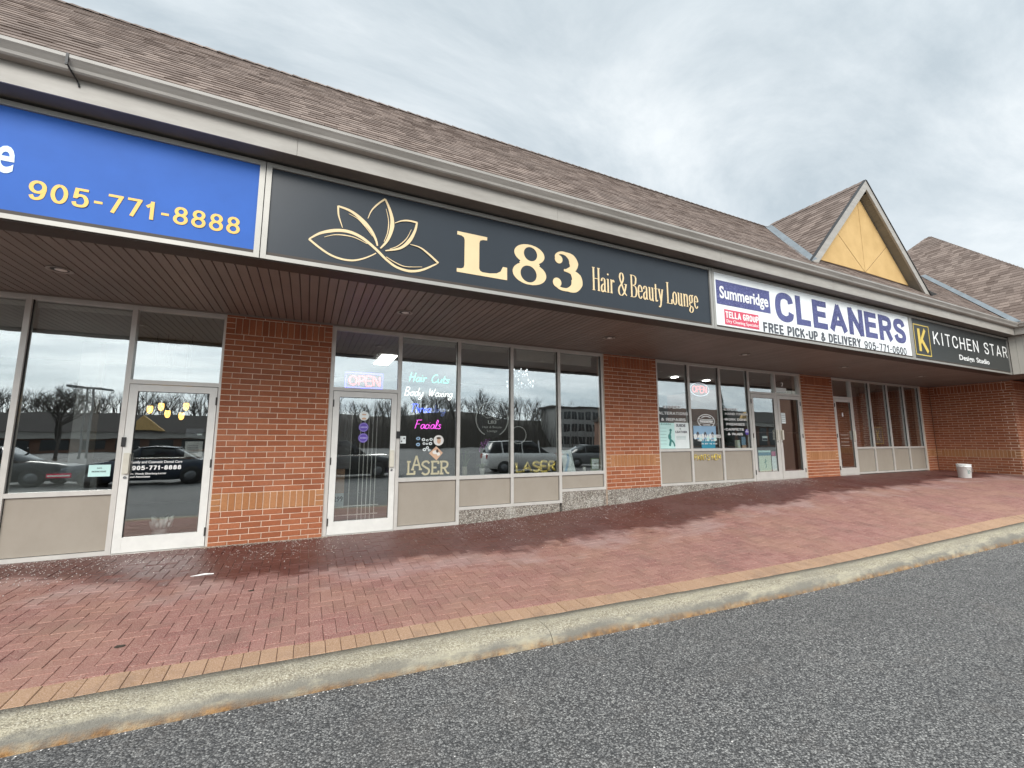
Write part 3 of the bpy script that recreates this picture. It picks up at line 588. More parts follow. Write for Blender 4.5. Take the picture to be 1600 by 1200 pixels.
def seen(p):
    cx, cy = (p[0] + p[1]) / 2, (p[2] + p[3]) / 2
    d = Vector((cx, cy + 7.193, -1.5)); z = d.dot(_f)
    if z < 0.2: return 1e9
    u = d.dot(_r) / z * 673.36
    return d.length if -830 < u < 830 else 1e8 + d.length
pav.sort(key=seen)
fields = {'paver_red': MB(), 'paver_tan': MB()}
cnt = {'paver_red': 0, 'paver_tan': 0}
for p in pav:
    mt = p[4]; cnt[mt] += 1
    if cnt[mt] <= (240 if mt == 'paver_red' else 60):
        mb = MB(); paver_geo(mb, *p[:4]); mb.build('paver' if mt == 'paver_red' else 'edge_paver', mt, pave)
    else: paver_geo(fields[mt], *p[:4])
tag(fields['paver_red'].build('paver_field', 'paver_red', pave), kind='stuff')
tag(fields['paver_tan'].build('edge_paver_field', 'paver_tan', pave), kind='stuff')

def grains(name, mat, spots, smin, smax, label, cat):
    mb = MB()
    for (x, y, z) in spots:
        s = random.uniform(smin, smax); a = random.uniform(0, pi)
        vs = []
        for k in range(4): vs.append((x + s * cos(a + k * pi / 2) * random.uniform(.7, 1.2), y + s * sin(a + k * pi / 2) * random.uniform(.7, 1.2), z + s * .35))
        vs += [(x, y, z + s * .9), (x, y, z)]
        mb.add(vs, [(0, 1, 4), (1, 2, 4), (2, 3, 4), (3, 0, 4), (1, 0, 5), (2, 1, 5), (3, 2, 5), (0, 3, 5)])
    return tag(mb.build(name, mat), label, cat, None, 'stuff')
sp = []
while len(sp) < 3400:
    x = random.uniform(-3.6, 12.0); y = -abs(random.gauss(0, .55)) - 0.01
    d = 0.5 + 0.5 * sin(x * 1.7 + 2.4) * sin(x * .63 + .6)
    if random.random() > d ** 1.5 or y < -2.2: continue
    sp.append((x, y, zg(x, y) - .001))
grains('salt_grains', 'salt', sp, .003, .0075, 'scattered white de-icing salt grains on the wet paving', 'salt')
sp = []
for i in range(1900):
    x = random.choice((random.uniform(-1.2, .35), random.uniform(-3.6, 12), random.uniform(-1.2, .3))); y = -0.012 - abs(random.gauss(0, .045)); sp.append((x, y, zg(x, y) - .001))
grains('wall_foot_grit', 'grit', sp, .004, .011, 'brown grit and loose mortar gathered along the wall foot', 'grit')
sp = []
for i in range(260):
    x = random.uniform(-2, 11); y = yk(x) - abs(random.gauss(0, .03)) - .004; sp.append((x, y, z_lot(x, y)))
for i in range(130):
    x = random.uniform(-1.5, 8); y = random.uniform(-6.6, -4.1); sp.append((x, y, z_lot(x, y)))
grains('kerb_chips', 'salt', sp, .0025, .007, 'small pale chips and flakes lying on the asphalt by the kerb', 'chips')

# ------------------------------------------------------------------ the strip mall
B = empty('strip_mall', (0, 0, 0), 0, 'long brick strip mall with shingled roof, dormer gable and four shopfronts', 'building')
HS = 3.22                                             # soffit level

# ---- brickwork
_bm = {}
def brick_mesh(mat):
    if mat not in _bm:
        c = 0.02; mb = MB()     # unit brick 1 x 1, front at y=0, depth 1 in y
        mb.add([(c, 0, .05), (1 - c, 0, .05), (1 - c, 0, .95), (c, 0, .95), (0, .08, 0), (1, .08, 0), (1, .08, 1), (0, .08, 1), (0, 1, 0), (1, 1, 0), (1, 1, 1), (0, 1, 1)],
               [(0, 1, 2, 3)] + [q for k in range(4) for q in ((4 + k, 4 + (k + 1) % 4, (k + 1) % 4, k), (8 + k, 8 + (k + 1) % 4, 4 + (k + 1) % 4, 4 + k))])
        _bm[mat] = mb.mesh('brick', mat)
    return _bm[mat]
def brick_wall(name, x, y, ang, w, zfoot, zband, single, ztop=HS, label=None):
    """wall whose face starts at (x, y) and runs along angle ang; face normal is to the right of that run"""
    dx, dy = cos(ang), sin(ang); nx, ny = dy, -dx
    def W(s, d, z): return (x + dx * s + nx * d, y + dy * s + ny * d, z)       # d outward
    mb = MB(); z0c = zfoot - 0.45
    mb.prism([(0, -0.24), (w, -0.24), (w, -0.009), (0, -0.009)], lambda p, t: W(p[0], p[1], t), z0c, ztop)
    core = mb.build(name, 'mortar', B)
    if label: core['label'] = label
    H = 0.08; rows = []
    z = zband - H
    while z > zfoot - 0.16: rows.append((z, H, 'st')); z -= H
    rows.append((zband, 0.24, 'band')); ns = round((2.93 - zband - .24) / H); hh = (2.93 - zband - .24) / ns
    for k in range(ns): rows.append((zband + .24 + k * hh, hh, 'st'))
    rows += [(2.93, .24, 'top'), (3.17, .08, 'st')]
    bricks = []
    for i, (z, h, kd) in enumerate(rows):
        if kd == 'st':
            s = -random.uniform(.0, .012) - (0.125 if round(z / H) % 2 else 0.02)
            while s < w:
                a, b = max(0, s), min(w, s + .25)
                if b - a > 0.03: bricks.append((a, b, z, z + h, 'brick_red'))
                s += .25
        else:
            mt = 'brick_tan' if kd == 'band' else 'brick_red'
            for a, b in ((0, .115), (w - .115, w)):
                for q in range(3): bricks.append((a, b, z + q * .08, z + q * .08 + .08, mt))
            n = round((w - .23) / .0833); sw = (w - .23) / n
            for q in range(n): bricks.append((.115 + q * sw, .115 + (q + 1) * sw, z, z + h, mt))
    joined = {'brick_red': MB(), 'brick_tan': MB()}
    for a, b, z0, z1, mt in bricks:
        z1 = min(z1, ztop + .004)
        j = 0.005; d = random.uniform(-.0015, .0015); me = brick_mesh(mt)
        sx, sz = b - a - 2 * j, z1 - z0 - 2 * j
        if single:
            o = bpy.data.objects.new('brick', me); o.location = W(a + j, d, z0 + j); o.rotation_euler = (0, 0, ang); o.scale = (sx, 0.06, sz); link(o, core)
        else:
            T = [W(a + j + v.co.x * sx, d - v.co.y * .06, z0 + j + v.co.z * sz) for v in me.vertices]
            joined[mt].add(T, [tuple(p.vertices) for p in me.polygons])
    if not single:
        for mt in joined: tag(joined[mt].build('brick_courses', mt, core), kind='stuff')
FY = -0.03
brick_wall('brick_pier', -1.137 + .002, FY, 0, 1.407, 0.0, 0.45, True)
brick_wall('brick_pier', 5.488, FY, 0, 1.424, 0.43, 0.88, True)
brick_wall('brick_pier', 12.064, FY, 0, 1.446, 0.43, 0.88, False)
brick_wall('brick_pier', 18.557, FY, 0, 0.60, 0.45, 0.88, False)
XW = 19.14
brick_wall('wing_wall', XW, -0.04, -pi / 2, 1.90, 0.42, 0.88, False)
brick_wall('wing_wall', XW + .002, -1.942, 0, 1.5, 0.42, 0.88, False)
brick_wall('wing_wall', XW + 1.5, -2.19, -pi / 2, 2.0, 0.42, 0.88, False)
rbox('wing_column', 'far_wall', B, 17.6, 18.2, -4.25, -3.7, -.2, HS)
rbox('wing_core', 'far_wall', B, XW + 1.75, XW + 8, -4.1, 4, -.3, 4.5)
brick_wall('brick_pier', -6.75, FY, 0, 1.40, 0.0, 0.45, False)

# ---- plinth under the stepped windows
mb = MB(); mb.box(2.400, 4.392, .012, .24, -.4, .238); mb.build('plinth', 'plinth', B)
mb = MB(); mb.box(4.45, 5.488, .006, .24, -.4, .440); mb.box(5.49, 6.914, -.034, .2, -.4, .433); mb.box(6.918, 9.95, .008, .24, -.4, .438); mb.build('plinth', 'plinth', B)

# ---- shopfront glazing
FD = 0.10
def pane_box(mb, x0, x1, z0, z1): mb.box(x0, x1, .047, .053, z0, z1)
def window(x0, x1, zbot, zs0, zs1, jamb_r=False, spandrel=True, zleft=None, ztop=HS - .004, mat='alum'):
    mb = MB(); h = .028; zl = zleft if zleft is not None else zbot
    mb.box(x0 - h, x0 + h, 0, FD, zl, ztop)
    if jamb_r: mb.box(x1 - h * 1.6, x1 - .001, 0, FD, zbot, ztop)
    r = x1 - (h * 1.6 if jamb_r else h)
    mb.box(x0 + h, r, .003, FD, ztop - .062, ztop - .001); mb.box(x0 + h, r, .002, FD, zs0, zs1); mb.box(x0 + h, r, .003, FD, zbot, zbot + .05)
    w = mb.build('window', mat, B)
    m2 = MB(); pane_box(m2, x0 + h - .004, r + .004, zs1 - .004, ztop - .058); m2.build('pane', 'glass', w)
    m3 = MB(); m3.box(x0 + h + .006, r - .006, .034, .06, zbot + .055, zs0 - .006); m3.build('spandrel_panel', 'spandrel', w)
    g = MB()
    for (a, b, c, d) in ((x0 + h, x0 + h + .006, zbot + .05, zs0), (r - .006, r, zbot + .05, zs0), (x0 + h + .006, r - .006, zs0 - .006, zs0), (x0 + h + .006, r - .006, zbot + .05, zbot + .055),
                         (x0 + h, x0 + h + .007, zs1, ztop - .062), (r - .007, r, zs1, ztop - .062)):
        g.box(a, b, .03, .046, c, d)
    g.build('gasket', 'gasket', w)
    return w
def door(x0, x1, z0, zh, hinge, left_jamb=True, right_jamb=True, mat='alum_white', transom=True, pull=True, ztop=HS - .004):
    """one leaf between jambs; hinge 'L' or 'R'"""
    h = .028; mb = MB()
    if left_jamb: mb.box(x0 - h, x0 + h, 0, FD, z0 - .02, ztop)
    if right_jamb: mb.box(x1 - h, x1 + h, 0, FD, z0 - .02, ztop)
    mb.box(x0 + h, x1 - h, .002, FD, zh, zh + .055)
    if transom: mb.box(x0 + h, x1 - h, .003, FD, ztop - .062, ztop - .001)
    mb.box(x0 + h, x1 - h, -.02, FD, z0 - .03, z0 + .008)
    fr = mb.build('door_frame', 'alum', B)
    if transom:
        m2 = MB(); pane_box(m2, x0 + h - .004, x1 - h + .004, zh + .051, ztop - .058); m2.build('pane', 'glass', fr)
    a, b, c, d = x0 + h + .007, x1 - h - .007, z0 + .014, zh - .009
    sw, tr, br = .088, .088, .185
    mb = MB(); mb.box(a, a + sw, -.006, .042, c, d); mb.box(b - sw, b, -.006, .042, c, d); mb.box(a + sw, b - sw, -.004, .04, d - tr, d); mb.box(a + sw, b - sw, -.004, .04, c, c + br)
    lf = mb.build('door', mat, B)
    m2 = MB(); m2.box(a + sw - .003, b - sw + .003, .014, .02, c + br - .003, d - tr + .003); m2.build('pane', 'glass', lf)
    g = MB(); g.box(a + sw, a + sw + .006, .0, .012, c + br, d - tr); g.box(b - sw - .006, b - sw, .0, .012, c + br, d - tr); g.box(a + sw + .006, b - sw - .006, .0, .012, d - tr - .006, d - tr); g.build('gasket', 'gasket', lf)
    bz = z0 + 1.18
    m3 = MB(); m3.tube([(a + sw, .075, bz), (b - sw, .075, bz)], .013, 8); m3.box(a + sw - .02, a + sw + .03, .042, .09, bz - .02, bz + .02); m3.box(b - sw - .03, b - sw + .02, .042, .09, bz - .02, bz + .02); m3.build('push_bar', 'chrome', lf)
    hx = a - .004 if hinge == 'L' else b - .010
    for hz in (z0 + .20, z0 + 1.10, zh - .20):
        m4 = MB(); m4.lathe([(.010, -.055), (.010, .055)], (hx + .007, -.012, hz), 8); m4.build('hinge', 'steel_dark', lf)
    if pull:
        px = b - .055 if hinge == 'L' else a + .055; s = -1 if hinge == 'L' else 1
        m5 = MB(); m5.box(px - .038, px + .038, -.012, -.006, z0 + .985, z0 + 1.255); m5.box(px + s * .004 - .03, px + s * .004 + .03, -.052, -.04, z0 + .995, z0 + 1.245); m5.box(px + s * .022 - .012, px + s * .022 + .012, -.04, -.012, z0 + .995, z0 + 1.245); m5.build('handle', 'handle_cream', lf)
        m6 = MB(); m6.lathe([(.018, 0), (.018, .012), (.011, .014)], (px, -.02, z0 + .945), 12, 'y'); m6.build('lock', 'chrome', lf)
    return fr, lf
# dental practice (left), salon, cleaners, kitchen studio
window(-5.32, -4.26, .0, .74, .795); window(-4.26, -3.20, .0, .74, .795); window(-3.20, -2.167, .0, .74, .795)
door(-2.167, -1.137, 0.0, 2.155, 'R', True, True)
door(0.302, 1.339, 0.0, 2.185, 'L', True, False)
window(1.339, 2.369, .0, .748, .808, zleft=-.02); window(2.369, 3.400, .236, .748, .808, zleft=.0); window(3.400, 4.422, .236, .748, .808); window(4.422, 5.486, .440, .748, .808, True, zleft=.236)
window(6.942, 7.919, .432, 1.168, 1.225); window(7.919, 8.94, .432, 1.168, 1.225); window(8.94, 9.982, .432, 1.168, 1.225)
door(9.982, 11.02, .43, 2.585, 'L', True, False, 'alum'); door(11.02, 12.034, .43, 2.585, 'R', True, True, 'alum')
door(13.540, 14.502, .44, 2.61, 'L', True, False, 'alum')
for a, b in ((14.502, 15.494), (15.494, 16.517), (16.517, 17.51)): window(a, b, .445, 1.165, 1.218)
window(17.51, 18.555, .445, 1.165, 1.218, True)
mb = MB(); mb.box(1.312, 1.366, -.022, -.003, 1.445, 1.56); mb.build('key_box', 'black', B)
mb = MB(); mb.box(-2.150, -2.108, -.026, -.008, 1.335, 1.455); mb.build('key_box', 'black', B)

# ---- rooms behind the glass
def room(x0, x1, z0, wall, ymax=5.5):
    rbox('interior_floor', 'floor_room', B, x0, x1, .11, ymax, z0 - .08, z0)
    rbox('interior_ceiling', 'ceil_room', B, x0, x1, .11, ymax, 3.17, 3.25)
    rbox('interior_wall', wall, B, x0, x1, ymax, ymax + .1, z0, 3.17)
    rbox('interior_wall', wall, B, x0 - .06, x0 - .002, .11, ymax, z0, 3.17)
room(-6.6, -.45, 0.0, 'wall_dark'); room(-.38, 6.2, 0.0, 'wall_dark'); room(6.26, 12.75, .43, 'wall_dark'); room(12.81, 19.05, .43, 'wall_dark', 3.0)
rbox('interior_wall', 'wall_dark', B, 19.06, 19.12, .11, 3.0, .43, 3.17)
rbox('rear_wall', 'far_wall', B, -7, 20, 5.62, 5.8, -.4, 4.6)
rbox('end_wall', 'far_wall', B, -7.2, -7.0, .25, 5.6, -.4, 4.6)

# ---- soffit boards, trims, recessed lights
sof = rbox('soffit', 'sign_dark_under', B, -7, XW + 1.7, -2.2, -.035, HS + .014, HS + .05)
me = MB().add([(.004, -2.2, 0), (.096, -2.2, 0), (.096, -.052, 0), (.004, -.052, 0), (0, -2.2, .004), (.1, -2.2, .004), (.1, -.052, .004), (0, -.052, .004), (0, -2.2, .012), (.1, -2.2, .012), (.1, -.052, .012), (0, -.052, .012)],
              [(3, 2, 1, 0), (0, 1, 5, 4), (1, 2, 6, 5), (2, 3, 7, 6), (3, 0, 4, 7), (4, 5, 9, 8), (5, 6, 10, 9), (6, 7, 11, 10), (7, 4, 8, 11)]).mesh('soffit_board', 'soffit')
x = -6.6
while x < XW + .05:
    o = bpy.data.objects.new('soffit_board', me); o.location = (x, 0, HS); o.scale = (.905, 1, 1); link(o, sof); x += .1005
rbox('soffit_trim', 'soffit', sof, -6.6, XW - .012, -.050, -.034, HS - .022, HS + .012)
rbox('soffit_trim', 'sign_dark_under', sof, -7, 17.5, -2.44, -2.203, HS - .03, HS + .06)
rbox('soffit_trim', 'soffit', sof, XW - .018, XW - .004, -1.94, -.052, HS - .022, HS + .012)
ws = rbox('wing_soffit', 'soffit', B, 17.52, XW + 3, -4.3, -2.203, HS + .003, HS + .05)
for lx in (-2.48, 1.155, 4.745, 8.30, 11.95, 15.72):
    mb = MB()
    prof = [(.105, -.006), (.110, -.012), (.100, -.014), (.082, -.010), (.078, -.002), (.074, -.001)]
    mb.lathe(prof, (lx, -1.17, HS), 28); dl = mb.build('recessed_light', 'fascia', B, True)
    mb = MB(); mb.lathe([(.077, 0.0), (.076, -.0055)], (lx, -1.17, HS - .0015), 24); mb.build('lamp_well', 'black', dl)
    mb = MB(); mb.lathe([(.0, -.004), (.04, -.003), (.052, 0.0)], (lx + .01, -1.17, HS - .009), 20); mb.build('bulb', 'blind', dl, True)

# ---- bulkhead and eaves
rbox('bulkhead', 'bulkhead', B, -7, 17.5, -2.395, -2.21, HS - .012, 4.5)
rbox('eave_soffit', 'bulkhead', B, -7, 17.48, -2.655, -2.40, 4.258, 4.29)
fa = rbox('fascia', 'bulkhead', B, -7, 17.3, -2.645, -2.60, 4.26, 4.50)
x = -6.35
while x < 17.28:
    b = min(x + 3.05, 17.296); rbox('fascia_panel', 'fascia', fa, x + .0015, b - .0015, -2.662, -2.647, 4.248, 4.505); x = b
GP = [(0, 0), (.072, 0), (.085, .012), (.092, .035), (.118, .068), (.132, .084), (.134, .112), (.126, .117), (.116, .114), (.116, .100), (0, .100)]
x = -6.9; first = True
while x < 17.28:
    b = min(x + 4.95, 17.30)
    mb = MB(); mb.prism(GP, lambda p, t: (t, -2.664 - p[0], 4.440 + p[1]), x + .001, b - .001); mb.build('gutter', 'gutter', B); x = b
mb = MB(); mb.box(-1.955, -1.938, -2.802, -2.79, 4.455, 4.557); mb.tube([(-1.946, -2.80, 4.47), (-1.93, -2.74, 4.435), (-1.915, -2.672, 4.41), (-1.905, -2.668, 4.37)], .007, 6); mb.build('gutter_joint', 'black', B)
# wing eave, running towards the car park
rbox('wing_bulkhead', 'bulkhead', B, 17.53, 17.9, -4.3, -2.21, HS - .02, 4.5)
for k in range(14):
    y1 = -2.475 - k * .13; rbox('siding_board', 'siding', B, 17.50 + (.004 if k % 2 else 0), 17.528, y1 - .126, y1, HS - .015, 4.26)
wf = rbox('fascia', 'bulkhead', B, 17.32, 17.36, -4.45, -2.61, 4.263, 4.503)
rbox('fascia_panel', 'fascia', wf, 17.298, 17.318, -4.45, -2.668, 4.251, 4.508)
rbox('eave_soffit', 'bulkhead', B, 17.321, 17.6, -4.45, -2.66, 4.262, 4.294)
mb = MB(); mb.prism(GP, lambda p, t: (17.296 - p[0], t, 4.443 + p[1]), -4.6, -2.668); mb.build('gutter', 'gutter', B)

# ---- roofs
EY, EZ = -2.70, 4.552
RZ = 7.36; RY = EY + (RZ - EZ)
near_tabs = []
def shingle_field(org, sdir, tdir, T, srange, field, expo=0.142, single=None, parent=None):
    org, sdir, tdir = Vector(org), Vector(sdir).normalized(), Vector(tdir).normalized(); nrm = sdir.cross(tdir)
    if nrm.z < 0: nrm = -nrm
    n = int(T / expo)
    for r in range(n + 1):
        t0 = r * expo; t1 = min(T, t0 + expo + .03); s0, s1 = srange(min(t0 + expo * .5, T))
        if s1 - s0 < .02 or t1 - t0 < .02: continue
        s = s0 - random.uniform(0, .3)
        while s < s1:
            w = random.choice((.12, .15, .17, .20, .24)) * random.uniform(.9, 1.1); a, b = max(s, s0), min(s + w, s1); s += w
            if b - a < .012: continue
            th = random.choice((.010, .011, .012, .015)); dl = random.uniform(-.002, .003); g = .001
            P = lambda u, v, h: org + sdir * u + tdir * v + nrm * h
            vs = [P(a + g, t0 - dl, .004), P(b - g, t0 - dl, .004), P(b - g, t1, .002), P(a + g, t1, .002), P(a + g, t0 - dl, .004 + th), P(b - g, t0 - dl, .004 + th), P(b - g, t1, .005), P(a + g, t1, .005)]
            fs = [(4, 5, 6, 7), (0, 1, 5, 4), (1, 2, 6, 5), (3, 0, 4, 7)]
            if single and single(a, t0) and len(near_tabs) < 300:
                near_tabs.append(1); MB().add(vs, fs).build('shingle', 'shingle', parent)
            else: field.add(vs, fs)
S2 = sqrt(2)
mb = MB()
mb.add([(-7.2, EY, EZ), (17.2, EY, EZ), (17.2 + RZ - EZ, RY, RZ), (-7.2, RY, RZ), (-7.2, RY + 3, RZ - 3), (20.5, RY + 3, RZ - 3)], [(0, 1, 2, 3), (3, 2, 5, 4)])
mb.add([(-7.0, EY + .2, 4.5), (-7.0, RY + 2.9, 4.5), (-7.0, RY, RZ - .05)], [(0, 1, 2)])
roof = mb.build('roof', 'roof_deck', B)
fld = MB()
shingle_field((-7.0, EY, EZ + .004), (1, 0, 0), (0, 1, 1), (RZ - EZ) * S2, lambda t: (0, 24.2 + t / S2 - .12), fld, single=lambda s, t: 4.6 < s < 8.2 and t < 1.7, parent=roof)
tag(fld.build('shingle_courses', 'shingle', roof), kind='stuff')
def caps(name, p0, p1, parent, w=.15, step=.17):
    p0, p1 = Vector(p0), Vector(p1); d = (p1 - p0); L = d.length; d.normalize()
    side = Vector((d.y, -d.x, 0)).normalized(); mb = MB(); n = int(L / step)
    for i in range(n):
        a, b = p0 + d * (i * step), p0 + d * (i * step + step * 1.15); u = .016 + random.uniform(0, .004); 
        dn = Vector((0, 0, -w * .82))
        vs = [a + side * w + dn + Vector((0, 0, u)), a + Vector((0, 0, u + .02)), a - side * w + dn + Vector((0, 0, u)), b + side * w + dn + Vector((0, 0, .006)), b + Vector((0, 0, .022)), b - side * w + dn + Vector((0, 0, .006))]
        vs += [v - Vector((0, 0, .016)) for v in vs[:3]]
        mb.add(vs, [(0, 1, 4, 3), (1, 2, 5, 4), (6, 7, 1, 0), (7, 8, 2, 1)])
    return tag(mb.build(name, 'shingle', parent), kind='stuff')
caps('ridge_caps', (-7.0, RY, RZ), (20.0, RY, RZ), roof)
# dormer gable
GXC, GYF, GYP = 11.35, -2.27, -2.10
gab = MB().add([(GXC, GYF + .02, RZ), (GXC - 2.40, GYF + .02, RZ - 2.40), (GXC, RY, RZ), (GXC + 2.40, GYF + .02, RZ - 2.40)], [(0, 1, 2), (0, 2, 3)]).build('dormer_roof', 'roof_deck', B)
fld = MB()
def gy(t): return RY - ((RZ - 0) - (RZ - 2.40 + t / S2))           # y where this course meets the main slope
shingle_field((GXC - 2.40, 0, RZ - 2.40 + .004), (0, 1, 0), (1, 0, 1), 2.40 * S2, lambda t: (GYF, gy(t) - .10), fld)
shingle_field((GXC + 2.40, 0, RZ - 2.40 + .004), (0, 1, 0), (-1, 0, 1), 2.40 * S2, lambda t: (GYF, gy(t) - .10), fld)
tag(fld.build('shingle_courses', 'shingle', gab), kind='stuff')
caps('ridge_caps', (GXC, GYF, RZ), (GXC, RY - .1, RZ), gab, .13)
# rake boards, overhang boards, stucco panels
def yx(p, t): return (p[0], t, p[1])
for s in (-1, 1):
    mb = MB(); mb.prism([(GXC + s * .0, RZ + .008), (GXC + s * 2.42, RZ - 2.412), (GXC + s * 2.30, RZ - 2.51), (GXC, RZ - .215)], yx, GYF - .035, GYF + .005); mb.build('rake_board', 'fascia', gab)
    mb = MB(); mb.prism([(GXC + s * .02, RZ + .022), (GXC + s * 2.43, RZ - 2.388), (GXC + s * 2.43, RZ - 2.41), (GXC + s * .02, RZ + .0)], yx, GYF - .05, GYF + .01); mb.build('drip_edge', 'black', gab)
    for k in range(22):
        a, b = .08 + k * .105, .08 + k * .105 + .101
        mb = MB(); mb.add([(GXC + s * a, GYF + .004, RZ - .20 - a), (GXC + s * b, GYF + .004, RZ - .20 - b), (GXC + s * b, GYP + .10, RZ - .20 - b), (GXC + s * a, GYP + .10, RZ - .20 - a),
                           (GXC + s * a, GYF + .004, RZ - .185 - a), (GXC + s * b, GYF + .004, RZ - .185 - b), (GXC + s * b, GYP + .10, RZ - .185 - b), (GXC + s * a, GYP + .10, RZ - .185 - a)],
                          [(0, 1, 2, 3), (0, 4, 5, 1), (1, 5, 6, 2), (3, 2, 6, 7), (0, 3, 7, 4), (4, 7, 6, 5)]); mb.build('overhang_board', 'rake_soffit', gab)
AP, BZ = (GXC, RZ - .22), 5.20
hw = AP[1] - BZ
def tri(name, pts, y, d, mat):
    cx, cz = sum(p[0] for p in pts) / 3, sum(p[1] for p in pts) / 3
    mb = MB(); mb.prism(pts, yx, y, y + d); return mb.build(name, mat, gab)
tri('gable_backing', [(AP[0], AP[1] + .1), (AP[0] - hw - .1, BZ - .0), (AP[0] + hw + .1, BZ - .0)], GYP + .012, .08, 'hair_print')
def inset(pts, d):
    out = []; n = len(pts)
    A = sum(pts[i][0] * pts[(i + 1) % n][1] - pts[(i + 1) % n][0] * pts[i][1] for i in range(n)); sg = 1 if A > 0 else -1
    lines = []
    for i in range(n):
        a, b = pts[i], pts[(i + 1) % n]; dx, dz = b[0] - a[0], b[1] - a[1]; l = sqrt(dx * dx + dz * dz); nx, nz = -dz / l * sg, dx / l * sg
        lines.append((a[0] + nx * d, a[1] + nz * d, dx, dz))
    for i in range(n):
        x1, z1, a1, b1 = lines[i - 1]; x2, z2, a2, b2 = lines[i]; den = a1 * b2 - b1 * a2; t = ((x2 - x1) * b2 - (z2 - z1) * a2) / den; out.append((x1 + a1 * t, z1 + b1 * t))
    return out
CB = (AP[0], BZ + .02); ML, MR = (AP[0] - hw * .56, AP[1] - hw * .56), (AP[0] + hw * .56, AP[1] - hw * .56)
for pts in ([AP, ML, CB], [AP, CB, MR], [ML, (AP[0] - hw, BZ), CB], [CB, (AP[0] + hw, BZ), MR]):
    tri('stucco_panel', inset(pts, .008), GYP, .03, 'stucco')
# valley flashing
def flash(name, p0, p1, up0, up1, w0, w1, parent):
    p0, p1 = Vector(p0), Vector(p1); a, b = Vector(up0).normalized(), Vector(up1).normalized()
    mb = MB(); mb.add([p0 + a * w0, p0, p0 + b * w1, p1 + a * w0, p1, p1 + b * w1], [(0, 1, 4, 3), (1, 2, 5, 4)]); return mb.build(name, 'flashing', parent)
for sg in (-1, 1):
    flash('valley_flashing', (GXC + sg * 2.44, GYF - .04, RZ - 2.44 + .036), (GXC + sg * .10, RY - .10, RZ - .10 + .036), (sg, 0, 0), (0, -1, 0), .13, .13, gab)
# corner pavilion roof of the wing
HX0, HYC, HA = 17.2, -4.5, 5.0
apx = (HX0 + HA, HYC + HA, EZ + HA)
wing = MB().add([(HX0, HYC, EZ), (HX0 + 2 * HA, HYC, EZ), (HX0 + 2 * HA, HYC + 2 * HA, EZ), (HX0, HYC + 2 * HA, EZ), apx], [(0, 1, 4), (1, 2, 4), (2, 3, 4), (3, 0, 4)]).build('wing_roof', 'roof_deck', B)
fld = MB()
def wr(t):
    d = t / S2; lo = HYC + d + .02
    hi = EY + d - .10 if d < RZ - EZ else HYC + 2 * HA - d
    return (lo, hi)
shingle_field((HX0, 0, EZ + .004), (0, 1, 0), (1, 0, 1), HA * S2 - .05, wr, fld)
shingle_field((0, HYC, EZ + .004), (1, 0, 0), (0, 1, 1), HA * S2 - .05, lambda t: (HX0 + t / S2 + .02, HX0 + 2 * HA - t / S2), fld)
tag(fld.build('shingle_courses', 'shingle', wing), kind='stuff')
caps('hip_caps', (HX0, HYC, EZ), apx, wing, .13); caps('hip_caps', (HX0, HYC + 2 * HA, EZ), apx, wing, .13)
flash('valley_flashing', (HX0 - .02, EY - .02, EZ + .03), (HX0 + RZ - EZ, RY, RZ + .03), (-1, 0, 0), (0, -1, 0), .15, .13, wing)

# ------------------------------------------------------------------ fascia signs
SY = -2.46
def signboard(name, x0, x1, panel, label, z0=3.200, z1=4.226, b=.05):
    root = empty(name, ((x0 + x1) / 2, -2.40, z0), 0, label, 'sign', 'light-box signs along the fascia')
    off = Vector(root.location)
    def fix(o): o.location = -off; return o
    mb = MB(); mb.box(x0, x0 + b, SY, -2.398, z0, z1); mb.box(x1 - b, x1, SY, -2.398, z0, z1); mb.box(x0 + b, x1 - b, SY + .002, -2.398, z0, z0 + .042); mb.box(x0 + b, x1 - b, SY + .002, -2.398, z1 - .046, z1)
    fix(mb.build('frame', 'sign_frame', root))
    fix(rbox('panel', panel, root, x0 + b - .004, x1 - b + .004, SY + .022, -2.399, z0 + .038, z1 - .042))
    return root, fix
PY = SY + .021
r1, fx1 = signboard('fascia_sign', -6.9, -.530, 'sign_blue', 'blue light-box sign with an orange phone number')
for o in grotesque('905-771-8888', -2.218, -.710, 3.406, 3.580, PY, 'amber', r1, .138, .13): fx1(o)
fx1(lettering('Care', -2.83, -2.325, 3.595, 3.94, PY, 'ice', r1, .015))
r2, fx2 = signboard('fascia_sign', -.522, 5.852, 'sign_black', 'black hair salon sign with cream lotus emblem and serif lettering')
def c8(px, py, z_=None):
    """point traced on the sign plane -> wall coordinates"""
    u, v = 400 + px / 4.4444, 250 + py / 4.4444
    d = _r * ((u - 800) / 673.36) + _u * ((600 - v) / 673.36) + _f; k = (SY + 7.193) / d.y
    return (d.x * k, 1.404 + d.z * k)
